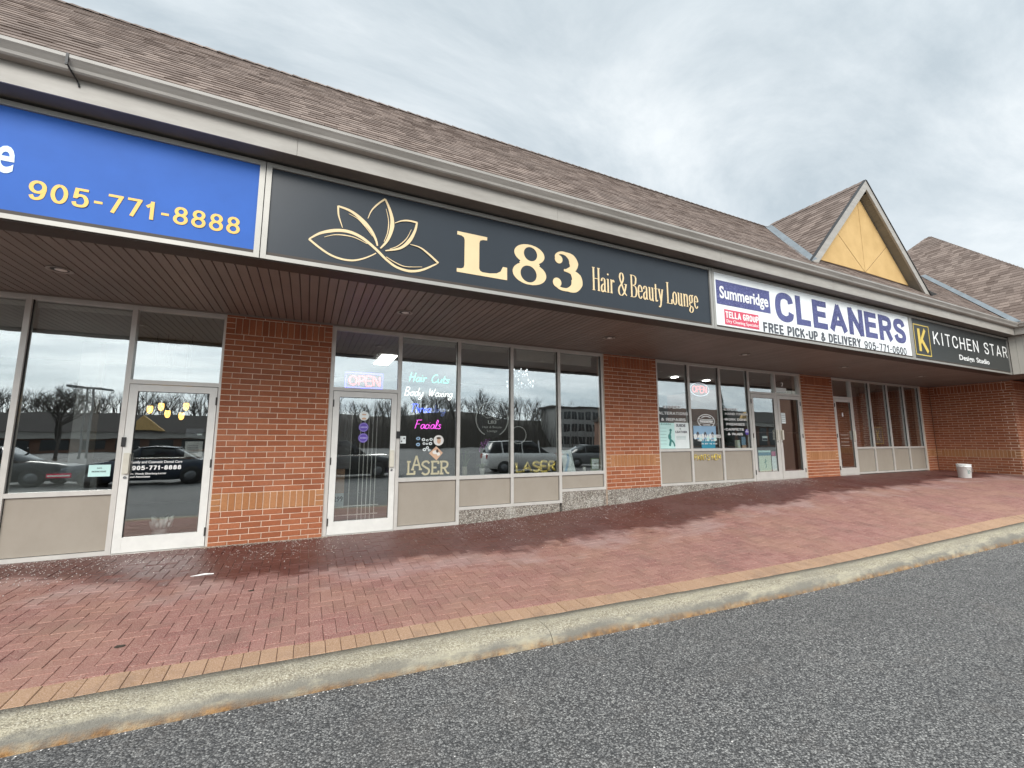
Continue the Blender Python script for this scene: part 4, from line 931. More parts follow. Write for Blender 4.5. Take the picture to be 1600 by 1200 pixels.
LOT = [([(368, 543), (440, 505), (520, 487), (590, 484), (660, 497), (730, 530), (790, 575), (850, 630), (905, 685), (970, 735), (1040, 762), (1100, 768), (1170, 755), (1268, 712)], (.012, .024, .034, .034, .034, .032, .030, .028, .026, .026, .028, .028, .024, .014)),
       ([(368, 543), (430, 595), (510, 650), (590, 682), (670, 693), (740, 682), (800, 660), (835, 642)], (.022, .020, .010)), ([(475, 530), (540, 515), (610, 517), (690, 535), (775, 578)], (.004, .012, .006)),
       ([(572, 313), (575, 380), (602, 465)], (.020, .016, .006)), ([(572, 315), (650, 345), (720, 395), (790, 470), (830, 540), (845, 592)], (.018, .040, .016)), ([(645, 368), (710, 405), (770, 470), (810, 525)], (.004, .011, .006)),
       ([(900, 266), (850, 300), (805, 345), (778, 402)], (.020, .016, .006)), ([(900, 268), (930, 340), (948, 420), (940, 490), (910, 560), (865, 610)], (.018, .046, .014)), ([(905, 335), (922, 420), (915, 500), (890, 565)], (.004, .011, .006)),
       ([(1122, 432), (1060, 418), (1010, 420), (965, 435)], (.022, .018, .006)), ([(1120, 430), (1105, 490), (1065, 560), (1000, 610), (900, 627)], (.018, .040, .012)), ([(1080, 480), (1045, 545), (985, 595), (930, 615)], (.004, .011, .006)),
       ([(1268, 714), (1200, 650), (1140, 605), (1072, 583)], (.026, .020, .006)), ([(905, 670), (970, 710), (1040, 738), (1155, 740)], (.006, .011, .004))]
mb = MB()
strokes(mb, [([c8(*p) for p in pts], w) for pts, w in LOT], lambda a, b: a, lambda a, b: b, PY)
fx2(mb.build('lotus_emblem', 'cream_gold', r2))
def poly_glyph(polys, x0, z0, k, mat, parent, name='lettering'):
    cu = bpy.data.curves.new('g', 'CURVE'); cu.dimensions = '2D'; cu.fill_mode = 'BOTH'
    for pts in polys:
        sp_ = cu.splines.new('POLY'); sp_.points.add(len(pts) - 1); sp_.use_cyclic_u = True
        for q, p in zip(sp_.points, pts): q.co = (p[0], p[1], 0, 1)
    ob = bpy.data.objects.new('g', cu); COL.objects.link(ob); bpy.context.view_layer.update()
    me_ = bpy.data.meshes.new_from_object(ob.evaluated_get(bpy.context.evaluated_depsgraph_get()))
    mb = MB(); mb.v = [(x0 + v.co.x * k, PY - .003, z0 + v.co.y * k) for v in me_.vertices]; mb.f = [tuple(p.vertices) for p in me_.polygons]
    bpy.data.objects.remove(ob); bpy.data.curves.remove(cu); bpy.data.meshes.remove(me_)
    return mb.build(name, mat, parent)
def ell(cx, cz, rx, rz, tilt=0.0, n=40, p=2.0):
    out = []
    for k in range(n):
        a = 2 * pi * k / n; ca, sa = cos(a), sin(a)
        x_, z_ = rx * math.copysign(abs(ca) ** (2 / p), ca), rz * math.copysign(abs(sa) ** (2 / p), sa)
        out.append((cx + x_ * cos(tilt) - z_ * sin(tilt), cz + x_ * sin(tilt) + z_ * cos(tilt)))
    return out
LP = [(0, 0)] + [(0, .045), (.055, .05), (.085, .065), (.095, .10), (.095, .42), (.085, .452), (.055, .468), (0, .472), (0, .515), (.39, .515), (.39, .472), (.335, .468), (.298, .452), (.287, .42), (.287, .09), (.300, .060), (.335, .048), (.43, .050), (.52, .066), (.575, .10), (.605, .165), (.665, .165), (.665, 0)]
fx2(poly_glyph([LP], 1.510, 3.415, 1.0, 'cream_gold', r2))
# eight: outer silhouette with two counters
o8 = []
for k in range(44):          # right side up, over the top, left side down
    a = -pi / 2 + 2 * pi * k / 44
    o8.append(a)
sil = []
for z_ in [i / 60 for i in range(61)]:
    zz = z_ * .545
    low = .246 * sqrt(max(0, 1 - ((zz - .148) / .150) ** 2)) if abs(zz - .148) < .15 else 0
    up = .222 * sqrt(max(0, 1 - ((zz - .412) / .134) ** 2)) if abs(zz - .412) < .134 else 0
    waist = .150 * math.exp(-((zz - .285) / .05) ** 2)
    sil.append((max(low, up, waist), zz))
OUT8 = [(.248 + w, z_) for w, z_ in sil] + [(.248 - w, z_) for w, z_ in reversed(sil)]
fx2(poly_glyph([OUT8, ell(.232, .142, .118, .112, -.32, 32), ell(.262, .418, .098, .095, -.38, 32)], 2.250, 3.408, 1.0, 'cream_gold', r2))
mb = MB()
T3 = [([(.085, .432), (.075, .480), (.130, .527), (.215, .527), (.300, .485), (.335, .410), (.310, .330), (.215, .290)], (.05, .040, .034, .050, .118, .150, .100, .030)),
      ([(.200, .292), (.300, .282), (.370, .215), (.378, .140), (.330, .060), (.230, .022), (.125, .026), (.055, .075)], (.030, .070, .165, .185, .130, .045, .040, .05))]
strokes(mb, T3, lambda a, b: 2.825 + a * 1.06, lambda a, b: 3.405 + b, PY)
disc(mb, (2.825 + .115, 3.405 + .432), .060, PY - .0025, .003, 24); disc(mb, (2.825 + .085, 3.405 + .100), .066, PY - .0025, .003, 24); ribbon(mb, [(3.02, 3.697), (3.13, 3.695)], [.03, .05], PY - .002)
fx2(mb.build('lettering', 'cream_gold', r2))
fx2(didone('Hair & Beauty Lounge', 3.478, 5.535, 3.490, 3.826, PY, 'cream_gold', r2, .082, .030))
r3, fx3 = signboard('fascia_sign', 5.860, 12.205, 'sign_white', 'white dry cleaner sign with big speckled blue capitals')
fx3(rbox('name_block', 'print_speckle', r3, 5.965, 7.322, PY - .003, PY, 3.640, 4.050))
fx3(lettering('Summeridge', 6.04, 7.27, 3.745, 3.955, PY - .003, 'vinyl_white', r3, .022))
fx3(rbox('name_block', 'red_pink', r3, 6.128, 6.982, PY - .003, PY, 3.308, 3.566))
for o in grotesque('TELLA GROUP', 6.150, 6.970, 3.422, 3.535, PY - .003, 'vinyl_white', r3, .20, .09): fx3(o)
fx3(lettering('Dry Cleaning Specialist', 6.165, 6.960, 3.345, 3.395, PY - .003, 'vinyl_white', r3, .004))
for o in grotesque('CLEANERS', 7.465, 11.985, 3.530, 4.088, PY, 'print_speckle', r3, .215, .085): fx3(o)
for o in grotesque('FREE PICK-UP & DELIVERY', 7.092, 10.120, 3.290, 3.464, PY, 'ink_grey', r3, .20, .10): fx3(o)
for o in grotesque('905-771-0600', 10.250, 11.925, 3.280, 3.442, PY, 'ink_grey', r3, .15, .13): fx3(o)
r4, fx4 = signboard('fascia_sign', 12.213, 17.495, 'sign_charcoal', 'charcoal kitchen studio sign with a gold letter in a gold square')
mb = MB(); kx0, kx1, kz0, kz1 = 12.350, 13.062, 3.333, 4.058
mb.box(kx0, kx1, PY - .003, PY, kz0, kz0 + .022); mb.box(kx0, kx1, PY - .003, PY, kz1 - .022, kz1); mb.box(kx0, kx0 + .022, PY - .003, PY, kz0 + .022, kz1 - .022); mb.box(kx1 - .022, kx1, PY - .003, PY, kz0 + .022, kz1 - .022); fx4(mb.build('emblem_square', 'yellow_gold', r4))
mb = MB(); ribbon(mb, [(12.57, 3.43), (12.57, 3.96)], [.105, .105], PY); ribbon(mb, [(12.60, 3.62), (12.86, 3.96)], [.07, .09], PY - .001); ribbon(mb, [(12.655, 3.73), (12.92, 3.43)], [.10, .10], PY - .0005); fx4(mb.build('emblem_letter', 'yellow_gold', r4))
for o in grotesque('KITCHEN STAR', 13.245, 17.400, 3.658, 3.968, PY, 'vinyl_white', r4, .115, .24): fx4(o)
fx4(lettering('Design', 14.465, 15.270, 3.385, 3.512, PY, 'vinyl_white', r4, .014)); fx4(lettering('Studio', 15.410, 16.165, 3.385, 3.512, PY, 'vinyl_white', r4, .014))

# ------------------------------------------------------------------ things in and on the windows
GO = 0.0455                                             # outside face of the panes
DO = 0.0125                                             # outside face of door glass
def vinyl(name, label, lines, y=GO - .006, cat='window lettering', group=None):
    root = empty(name, ((lines[0][1] + lines[0][2]) / 2, y, lines[-1][3]), 0, label, cat, group); off = Vector(root.location)
    for ln in lines:
        mt = ln[5] if len(ln) > 5 else 'vinyl_white'
        if all(c in GRO for c in ln[0]): os_ = grotesque(ln[0], ln[1], ln[2], ln[3], ln[4], y, mt, root, .20, .11)
        else: os_ = [lettering(ln[0], ln[1], ln[2], ln[3], ln[4], y, mt, root, .012, depth=.002)]
        for o in os_: o.location = -off
    return root
def group_thing(name, label, cat, loc, builders, group=None):
    root = empty(name, loc, 0, label, cat, group); off = Vector(loc)
    for o in builders(root): o.location = Vector(o.location) - off
    return root
# --- dental practice
vinyl('door_lettering', 'white lettering with a phone number on the dental practice door', [('Family and Cosmetic Dental Care', -2.04, -1.50, 1.118, 1.150), ('905-771-8888', -2.022, -1.505, 1.032, 1.088, 'vinyl_white', .03), ('Dr. Wendy Silverberg-Lerner', -2.036, -1.66, .974, .998), ('and Associates', -2.036, -1.83, .936, .960)], DO)
def f(root):
    a = rbox('sheet', 'paper_teal', root, -2.457, -2.245, GO - .003, GO, .962, 1.108)
    b = lettering('NO', -2.375, -2.33, 1.058, 1.075, GO - .003, 'ink_grey', root); c = lettering('SMOKING PLEASE', -2.425, -2.285, 1.015, 1.034, GO - .003, 'ink_grey', root); return [a, b, c]
group_thing('paper_notice', 'pale notice taped low on the window beside the dental door', 'notice', (-2.35, GO, .962), f)
def f(root): return [rbox('sheet', 'red_pink', root, -2.86, -2.63, .09, .094, .955, 1.01), rbox('strip', 'paper', root, -2.85, -2.64, .087, .0895, .972, .99)]
group_thing('paper_notice', 'narrow red and white strip leaning inside the dental window', 'notice', (-2.75, .09, .955), f)
def f(root):
    return [rbox('sheet', 'ink_grey', root, -1.494, -1.297, .026, .029, 1.462, 1.575), rbox('print', 'paper', root, -1.365, -1.31, .0235, .0258, 1.485, 1.505), rbox('sheet', 'wall_room', root, -1.49, -1.292, .026, .029, 1.195, 1.40)] + [rbox('print', 'ink_grey', root, -1.46, -1.34, .0235, .0258, 1.25 + k * .022, 1.256 + k * .022) for k in range(5)]
group_thing('door_poster', 'grey papers stuck inside the dental practice door', 'poster', (-1.39, .026, 1.19), f)
for i, (lx, lz, ly) in enumerate(((-2.33, 1.90, 1.62), (-2.17, 1.945, 1.55), (-2.15, 1.845, 1.85), (-1.99, 1.82, 2.0), (-1.83, 1.955, 1.5))):
    def f(root, lx=lx, lz=lz, ly=ly):
        m1 = MB(); m1.lathe([(.034, .07), (.040, .04), (.038, -.01), (.026, -.04), (.006, -.052)], (lx, ly, lz), 16); a = m1.build('lamp_shade', 'lamp_amber', root, True)
        m2 = MB(); m2.tube([(lx, ly, lz + .06), (lx, ly, 3.17)], .003, 5); b = m2.build('cord', 'black', root); return [a, b]
    group_thing('pendant_lamp', ('leftmost', 'second from left', 'lower middle', 'lowest', 'rightmost')[i] + ' of the five glowing amber pendants inside the dental door', 'lamp', (lx, ly, lz - .05), f, 'amber pendants in the dental practice')
def f(root):
    m1 = MB(); m1.lathe([(.085, 0), (.10, .22), (.104, .225), (.098, .225), (.084, .01)], (-1.80, .62, 0.0), 20); a = m1.build('bucket', 'pail', root, True)
    m2 = MB()
    for k in range(14):
        an = k * .45; m2.tube([(-1.80 + .09 * cos(an), .62 + .09 * sin(an), .20), (-1.80 + .12 * cos(an), .62 + .12 * sin(an), .30 + .05 * sin(k * 2.3)), (-1.80 + .05 * cos(an), .62 + .05 * sin(an), .27)], .03, 5)
    return [a, m2.build('bag', 'paper', root, True)]
group_thing('waste_bin', 'white bagged waste bin on the floor inside the dental door', 'bin', (-1.80, .62, 0), f)
for x0, x1 in ((-4.23, -3.23), (-3.17, -2.2)):
    def f(root, x0=x0, x1=x1): return [rbox('head_rail', 'blind', root, x0, x1, .13, .19, 3.085, 3.145), rbox('roll', 'wall_room', root, x0 + .02, x1 - .02, .14, .18, 2.70, 3.085)]
    group_thing('roller_blind', 'grey blind raised at the top of the dental window, ' + ('far left pane' if x0 < -4 else 'beside the door'), 'blind', (x0, .13, 2.7), f)
def f(root): return [rbox('top', 'desk', root, -5.6, -3.2, 2.6, 3.3, 1.05, 1.1), rbox('front', 'wall_room', root, -5.6, -3.2, 2.6, 2.66, 0, 1.05)]
group_thing('reception_desk', 'dim reception desk inside the dental practice', 'desk', (-4.4, 2.6, 0), f)
rbox('inner_column', 'wall_room', B, -2.98, -2.78, .9, 1.1, 0, 3.17)

# --- salon
def f(root):
    m1 = MB(); x0, x1, z0, z1 = .505, 1.070, 2.252, 2.492; yy = .075
    m1.tube([(x0, yy, z0), (x1, yy, z0), (x1, yy, z1), (x0, yy, z1), (x0, yy, z0)], .012, 6); a = m1.build('border_tube', 'neon_blue', root, True)
    b = tube_text(CAPS, 'OPEN', x0 + .045, x1 - .02, z0 + .045, z1 - .05, yy, .010, 'neon_red', root)
    return [a, b, rbox('backing', 'steel_dark', root, x0 + .02, x1 - .02, .10, .103, z0 + .02, z1 - .02)]
group_thing('neon_open_sign', 'lit red OPEN sign in a blue rectangle above the salon door', 'neon sign', (.79, .09, 2.25), f)
def neon(label, parts):
    root = empty('neon_sign', (parts[0][1], .07, parts[0][3]), 0, label, 'neon sign', 'neon scripts in the salon window'); off = Vector(root.location)
    for s, x0, x1, z0, z1, mt in parts: tube_text(SCR, s, x0, x1, z0, z1, 0.068, .0054, mt, root, .17).location = -off
neon('teal neon script reading Hair Cuts in the salon window', [('Hair', 1.50, 1.80, 2.405, 2.555, 'neon_teal'), ('Cuts', 1.88, 2.205, 2.405, 2.545, 'neon_teal')])
neon('white neon script reading Body Waxing in the salon window', [('Body', 1.43, 1.75, 2.160, 2.305, 'neon_white'), ('Waxing', 1.84, 2.27, 2.165, 2.295, 'neon_white')])
neon('blue neon script reading Threading with its last letters dim', [('Threa', 1.53, 1.885, 1.885, 2.025, 'neon_royal'), ('ding', 1.885, 2.15, 1.885, 2.02, 'neon_dim')])
neon('pink neon script reading Facials in the salon window', [('Facials', 1.62, 2.07, 1.610, 1.755, 'neon_pink')])
def f(root):
    o = []; y0 = GO
    m = MB(); disc(m, (2.030, 1.413), .088, y0, .003, 28); o.append(m.build('round_print', 'cup', root)); m = MB(); disc(m, (2.035, 1.405), .034, y0 - .003, .0015, 16, .048); o.append(m.build('face_print', 'skin_print', root)); m = MB(); disc(m, (2.030, 1.452), .040, y0 - .0045, .0012, 14, .018); o.append(m.build('hair_print', 'hair_print', root))
    m = MB(); m.add([(1.990, y0 - .002, 1.315), (1.868, y0 - .002, 1.197), (2.000, y0 - .002, 1.080), (2.108, y0 - .002, 1.203), (1.990, y0, 1.315), (1.868, y0, 1.197), (2.0, y0, 1.080), (2.108, y0, 1.203)], [(0, 1, 2, 3), (0, 4, 5, 1), (1, 5, 6, 2), (2, 6, 7, 3), (3, 7, 4, 0)]); o.append(m.build('diamond_print', 'skin_print', root))
    m = MB(); disc(m, (1.975, 1.215), .048, y0 - .002, .0012, 14, .034); disc(m, (2.03, 1.185), .03, y0 - .002, .0014, 12); o.append(m.build('face_print', 'cup', root)); m = MB(); disc(m, (2.01, 1.235), .022, y0 - .0034, .001, 12, .03); o.append(m.build('hair_print', 'hair_print', root))
    for (a, b, w) in ((1.680, 1.445, .034), (1.77, 1.425, .03), (1.835, 1.415, .022), (1.90, 1.430, .028), (1.680, 1.345, .034), (1.78, 1.36, .024), (1.83, 1.355, .02), (1.89, 1.36, .03), (1.79, 1.26, .03), (1.84, 1.29, .026), (1.87, 1.25, .022)):
        m = MB(); disc(m, (a, b), w, y0, .002, 12, w * .85); o.append(m.build('icon', 'sky_print' if a < 1.7 else 'paper', root)); m = MB(); disc(m, (a, b), w * .5, y0 - .002, .001, 8, w * .4); o.append(m.build('icon_mark', 'ink_grey', root))
    return o
group_thing('window_decal', 'salon decal with round and diamond portraits and small icons', 'decal', (1.9, GO, 1.08), f)
def f(root):
    m = MB(); y0 = GO
    # slab letters: L A S E R with serifs, the A raised
    def slab(sts, x, z, kx, kz, w):
        for q, s in enumerate(sts):
            p = smooth_path(s, 6) if len(s) > 2 else s
            ribbon(m, [(x + a * kx, z + b * kz) for a, b in p], [w] * len(p), y0 - q * .0006, .004)
    w = .030
    slab([[(.12, .02), (.12, .98)], [(0, .06), (.62, .06)], [(0, .94), (.28, .94)], [(.58, .04), (.58, .28)]], 1.505, .852, .22, .225, w)
    slab([[(.02, 0), (.34, 1)], [(.34, 1), (.70, 0)], [(.16, .34), (.54, .34)], [(-.08, .03), (.16, .03)], [(.56, .03), (.82, .03)]], 1.592, .930, .20, .230, w * .9)
    slab([[(.60, .82), (.44, .97), (.16, .92), (.08, .72), (.32, .54), (.58, .36), (.54, .1), (.28, .02), (.06, .16)]], 1.745, .846, .22, .225, w)
    slab([[(.12, .02), (.12, .98)], [(0, .05), (.60, .05)], [(0, .95), (.58, .95)], [(.10, .5), (.42, .5)], [(.58, .04), (.58, .26)], [(.56, .96), (.56, .76)]], 1.905, .848, .23, .222, w)
    slab([[(.12, .02), (.12, .98)], [(0, .05), (.28, .05)], [(0, .95), (.40, .95), (.58, .82), (.54, .58), (.34, .48), (.12, .48)], [(.34, .48), (.54, .12), (.72, .06)]], 2.060, .845, .23, .222, w)
    return [m.build('letters', 'gold_board', root)]
group_thing('window_letters', 'flat pale gold slab letters reading LASER at the foot of the script pane', 'lettering', (1.87, GO, .845), f)
def f(root): return [rbox('sheet', 'paper', root, 1.382, 1.475, GO - .003, GO, 1.362, 1.484), rbox('mark', 'ink_grey', root, 1.395, 1.415, GO - .0045, GO - .003, 1.385, 1.41), rbox('mark', 'ink_grey', root, 1.435, 1.46, GO - .0045, GO - .003, 1.435, 1.46)]
group_thing('paper_notice', 'small white card on the salon window next to the door lock', 'notice', (1.43, GO, 1.362), f)
for k, (zc, mt, mk, lb) in enumerate(((1.800, 'paper', 'skin_print', 'round pale sticker at the top of the salon door glass'), (1.620, 'purple', 'lavender', 'round purple sticker with a plain ring, middle of the salon door glass'), (1.452, 'purple', 'lavender', 'round purple sticker lowest of three on the salon door glass'))):
    def f(root, zc=zc, mt=mt, mk=mk, k=k):
        m = MB(); disc(m, (.800, zc), .074, DO, .002, 26); a = m.build('disc', mt, root); m = MB()
        if k == 0: disc(m, (.80, zc - .045), .035, DO - .002, .0015, 14, .018); m.box(.77, .83, DO - .0035, DO - .002, zc + .01, zc + .03)
        else:
            for q in range(24): ribbon(m, [(.80 + .062 * cos(q * pi / 12), zc + .062 * sin(q * pi / 12)), (.80 + .062 * cos((q + 1) * pi / 12), zc + .062 * sin((q + 1) * pi / 12))], [.005, .005], DO - .002, .0012)
            for q in range(5): m.box(.755 + q * .02, .768 + q * .02, DO - .0034, DO - .002, zc - .012, zc + .012)
        return [a, m.build('mark', mk, root)]
    group_thing('door_sticker', lb, 'sticker', (.80, DO, zc - .074), f)
def f(root):
    o = []
    for x_ in (.66, .80, .865, .93, .995, 1.06): o.append(MB().tube([(x_, .42, .05), (x_, .42, 2.3)], .007, 6).build('bar', 'alum_white', root))
    for z_ in (.22, .36): o.append(MB().tube([(.45, .42, z_), (1.12, .42, z_)], .009, 6).build('rail', 'alum_white', root))
    return o
group_thing('security_gate', 'white metal bar gate folded behind the salon door', 'gate', (.8, .42, .05), f)
def f(root): return [rbox('panel', 'curtain_grey', root, .40, .66, .55, .58, .95, 2.25), rbox('print', 'skin_print', root, .385, .60, .60, .62, .55, .95), rbox('price_block', 'paper', root, .385, .60, .585, .598, .32, .55), lettering('$299', .395, .585, .42, .50, .584, 'ink_grey', root, .03)]
group_thing('poster', 'tall poster with a price standing inside the salon door on the left', 'poster', (.5, .58, .32), f)
def f(root):
    c = (3.048, 1.80); R_ = .335; m = MB(); m.lathe([(R_, .0), (R_, .02)], (c[0], .12, c[1]), 48, 'y'); o = [m.build('disc', 'black', root)]
    m = MB(); p = [(c[0] + (R_ - .018) * cos(a), .115, c[1] + (R_ - .018) * sin(a)) for a in [radians(-62 + 304 * k / 60) for k in range(61)]]; m.tube(p, .010, 6); o.append(m.build('ring', 'vinyl_white', root, True))
    m = MB(); L2 = [[(-.20, .06), (-.10, .10), (0, .03), (.10, -.03), (.20, .02)], [(-.20, .06), (-.10, 0), (0, .03), (.10, .10), (.20, .04)], [(-.13, .15), (-.05, .14), (0, .07)], [(0, .22), (.025, .14), (0, .07)], [(.13, .15), (.05, .14), (0, .07)]]
    for q in L2: m.tube([(c[0] + a, .115, c[1] + .02 + b) for a, b in smooth_path(q, 5)], 0.0055, 5)
    o.append(m.build('emblem', 'blind', root))
    o.append(lettering('L83', c[0] - .085, c[0] + .085, c[1] - .085, c[1] - .025, .118, 'blind', root, .02)); o.append(lettering('Hair & Beauty', c[0] - .19, c[0] + .19, c[1] - .165, c[1] - .125, .118, 'blind', root)); o.append(lettering('Lounge', c[0] - .10, c[0] + .10, c[1] - .235, c[1] - .195, .118, 'blind', root)); return o
group_thing('round_sign', 'round black hanging sign with a grey ring in the salon window', 'sign', (3.048, .12, 1.465), f)
def leafm(m, base, tip, w, bend=.05):
    b, t_ = Vector(base), Vector(tip); mid = (b + t_) / 2 + Vector((0, 0, bend)); d = (t_ - b).normalized(); s = d.cross(Vector((0, 0, 1)))
    s = s.normalized() if s.length > .01 else Vector((1, 0, 0))
    m.add([b, mid + s * w, t_, mid - s * w, mid + Vector((0, 0, -.004))], [(0, 1, 4), (1, 2, 4), (2, 3, 4), (3, 0, 4)])
def f(root):
    x_, y_, z_ = 2.93, .30, .79; m = MB(); m.lathe([(.035, 0), (.055, .11), (.058, .115), (.048, .115), (.03, .02)], (x_, y_, z_), 16); o = [m.build('pot', 'cup', root, True)]
    m = MB()
    for k in range(9): an = k * .7; leafm(m, (x_, y_, z_ + .10), (x_ + .17 * cos(an), y_ + .10 * sin(an), z_ + .16 + .04 * sin(k)), .018, .06)
    o.append(m.build('leaves', 'leaf', root))
    m = MB(); st_ = smooth_path([(x_, y_, z_ + .1), (x_ - .01, y_, z_ + .32), (x_ - .05, y_, z_ + .52), (x_ + .04, y_ - .02, z_ + .64), (x_ + .15, y_ - .04, z_ + .66)], 5); m.tube(st_, .004, 5); o.append(m.build('stem', 'leaf', root))
    m = MB()
    for (a, b) in ((-.06, .45), (-.04, .50), (-.01, .55), (.03, .58), (.06, .62), (.10, .60), (.13, .64), (.02, .50), (-.03, .57), (.07, .56)):
        c_ = Vector((x_ + a, y_ - .03, z_ + b))
        for q in range(5): an = q * 2 * pi / 5 + a * 30; leafm(m, c_, c_ + Vector((.038 * cos(an), -.012, .034 * sin(an))), .014, .0)
    o.append(m.build('flowers', 'petal', root)); return o
group_thing('orchid', 'potted orchid with purple flowers on the salon window ledge', 'plant', (2.93, .30, .79), f)
def f(root):
    x_, y_, z_ = 2.59, .30, .79; m = MB(); m.lathe([(.04, 0), (.048, .06), (.04, .13), (.046, .155), (.036, .155), (.034, .02)], (x_, y_, z_), 16); o = [m.build('vase', 'vase', root, True)]; m = MB()
    for k in range(16):
        an = k * 2.4; t_ = (x_ + random.uniform(.03, .12) * cos(an), y_ + .05 * sin(an), z_ + random.uniform(.24, .46)); m.tube([(x_, y_, z_ + .1), t_], .003, 4); leafm(m, t_, (t_[0] + .05 * cos(an), t_[1], t_[2] + random.uniform(-.04, .05)), .022, .01)
    o.append(m.build('leaves', 'leaf', root)); return o
group_thing('vase_plant', 'leafy stems in a beige vase on the salon window ledge', 'plant', (2.59, .30, .79), f)
rbox('display_ledge', 'wall_dark', B, 1.37, 5.44, .105, .5, .745, .788)
def f(root): return [tube_text(CAPS, 'LASER', 3.515, 4.385, .832, 1.005, .12, .026, 'foil_gold', root, .02, 'balloon_letters', True, .02, 10)]
group_thing('foil_balloons', 'gold foil balloon letters spelling LASER on the salon ledge', 'balloons', (3.95, .12, .80), f)
def f(root):
    m = MB(); m.add([(4.57, .14, .79), (4.86, .14, .79), (4.83, .26, 1.22), (4.60, .26, 1.22), (4.57, .155, .79), (4.86, .155, .79), (4.83, .275, 1.22), (4.60, .275, 1.22)], [(0, 1, 2, 3), (7, 6, 5, 4), (0, 4, 5, 1), (1, 5, 6, 2), (2, 6, 7, 3), (3, 7, 4, 0)]); o = [m.build('board', 'paper', root)]
    m = MB(); m.add([(4.60, .1425, .81), (4.66, .1425, .81), (4.76, .207, 1.04), (4.71, .207, 1.04)], [(0, 1, 2, 3)]); m.add([(4.70, .208, 1.05), (4.77, .208, 1.05), (4.755, .236, 1.15), (4.71, .236, 1.15)], [(0, 1, 2, 3)]); o.append(m.build('print', 'sky_print', root)); return o
group_thing('display_board', 'white printed board leaning inside the last salon pane', 'poster', (4.71, .2, .79), f)
def f(root): return [rbox('frame', 'leaf', root, 5.27, 5.475, .20, .215, .79, 1.05), rbox('sheet', 'paper', root, 5.288, 5.458, .196, .199, .84, 1.032), rbox('mark', 'wall_room', root, 5.345, 5.40, .193, .1955, .92, .96)]
group_thing('framed_certificate', 'small framed certificate in the corner of the salon window', 'frame', (5.37, .2, .79), f)
def f(root): m = MB(); m.lathe([(.026, 0), (.031, .09), (.027, .09), (.024, .01)], (5.115, .22, .79), 14); return [m.build('cup', 'cup', root, True)]
group_thing('paper_cup', 'small white cup on the salon window ledge', 'cup', (5.115, .22, .79), f)
for x0, x1, z0, lb in ((1.37, 2.34, 3.07, 'above the neon scripts'), (2.40, 3.37, 3.07, 'above the round hanging sign'), (3.56, 4.40, 2.94, 'above the chandelier pane'), (4.46, 5.30, 2.94, 'in the last salon pane')):
    def f(root, x0=x0, x1=x1, z0=z0):
        o = [rbox('head_rail', 'blind', root, x0, x1, .13, .17, 3.125, 3.150)]; m = MB(); n = int((x1 - x0) / .032)
        for k in range(n): m.box(x0 + k * .032, x0 + k * .032 + .025, .135, .165, z0, 3.122)
        o.append(m.build('folded_slats', 'blind', root)); return o
    group_thing('window_blind', 'raised pleated blind ' + lb, 'blind', ((x0 + x1) / 2, .15, z0), f)
def f(root):
    cx, cy = 4.33, 1.55; o = []; m = MB(); m.tube([(cx, cy, 3.17), (cx, cy, 2.66)], .008, 6); fr = m
    bul = MB(); cr = MB()
    for R_, z_, n in ((.30, 2.72, 8), (.17, 2.98, 6)):
        for k in range(n):
            an = 2 * pi * k / n + .2; e = (cx + R_ * cos(an), cy + R_ * sin(an), z_)
            fr.tube([(cx, cy, z_ - .03), (cx + R_ * .5 * cos(an), cy + R_ * .5 * sin(an), z_ - .08), e], .006, 5)
            bul.lathe([(.003, 0), (.010, .015), (.008, .03), (.002, .042)], (e[0], e[1], e[2] + .01), 8)
            for q in range(4): cr.lathe([(.001, -.02), (.005, -.03), (.001, -.042)], (cx + R_ * cos(an + q * .18), cy + R_ * sin(an + q * .18), z_ - .03 - .03 * (q % 2)), 5)
    return [fr.build('arms', 'chrome', root), bul.build('bulbs', 'crystal', root, True), cr.build('crystals', 'crystal', root)]
group_thing('chandelier', 'sparkling crystal chandelier inside the salon', 'chandelier', (4.33, 1.55, 2.6), f)
def f(root): return [rbox('diffuser', 'lamp_white', root, 1.30, 1.60, 1.8, 3.0, 3.150, 3.166)]
group_thing('ceiling_light', 'bright rectangular ceiling light behind the salon transom', 'light', (1.45, 2.4, 3.15), f)
def f(root): return [rbox('seat', 'black', root, 3.4, 3.9, 2.7, 3.2, .45, .58), rbox('backrest', 'black', root, 3.4, 3.9, 3.2, 3.3, .58, 1.1), MB().lathe([(.25, 0), (.25, .02), (.04, .05), (.04, .45)], (3.65, 2.95, 0), 16).build('base', 'chrome', root)]
group_thing('salon_chair', 'black styling chair dim inside the salon', 'chair', (3.65, 2.95, 0), f)
def f(root): m = MB(); m.tube([(3.82 + .17 * cos(k * pi / 12), .6, 1.52 + .17 * sin(k * pi / 12)) for k in range(25)], .010, 6, False); return [m.build('ring', 'blind', root, True), MB().tube([(3.82, .6, 1.35), (3.82, .6, .02)], .012, 6).build('stand', 'black', root)]
group_thing('ring_light', 'unlit ring lamp standing inside the salon window', 'lamp', (3.82, .6, 0), f)

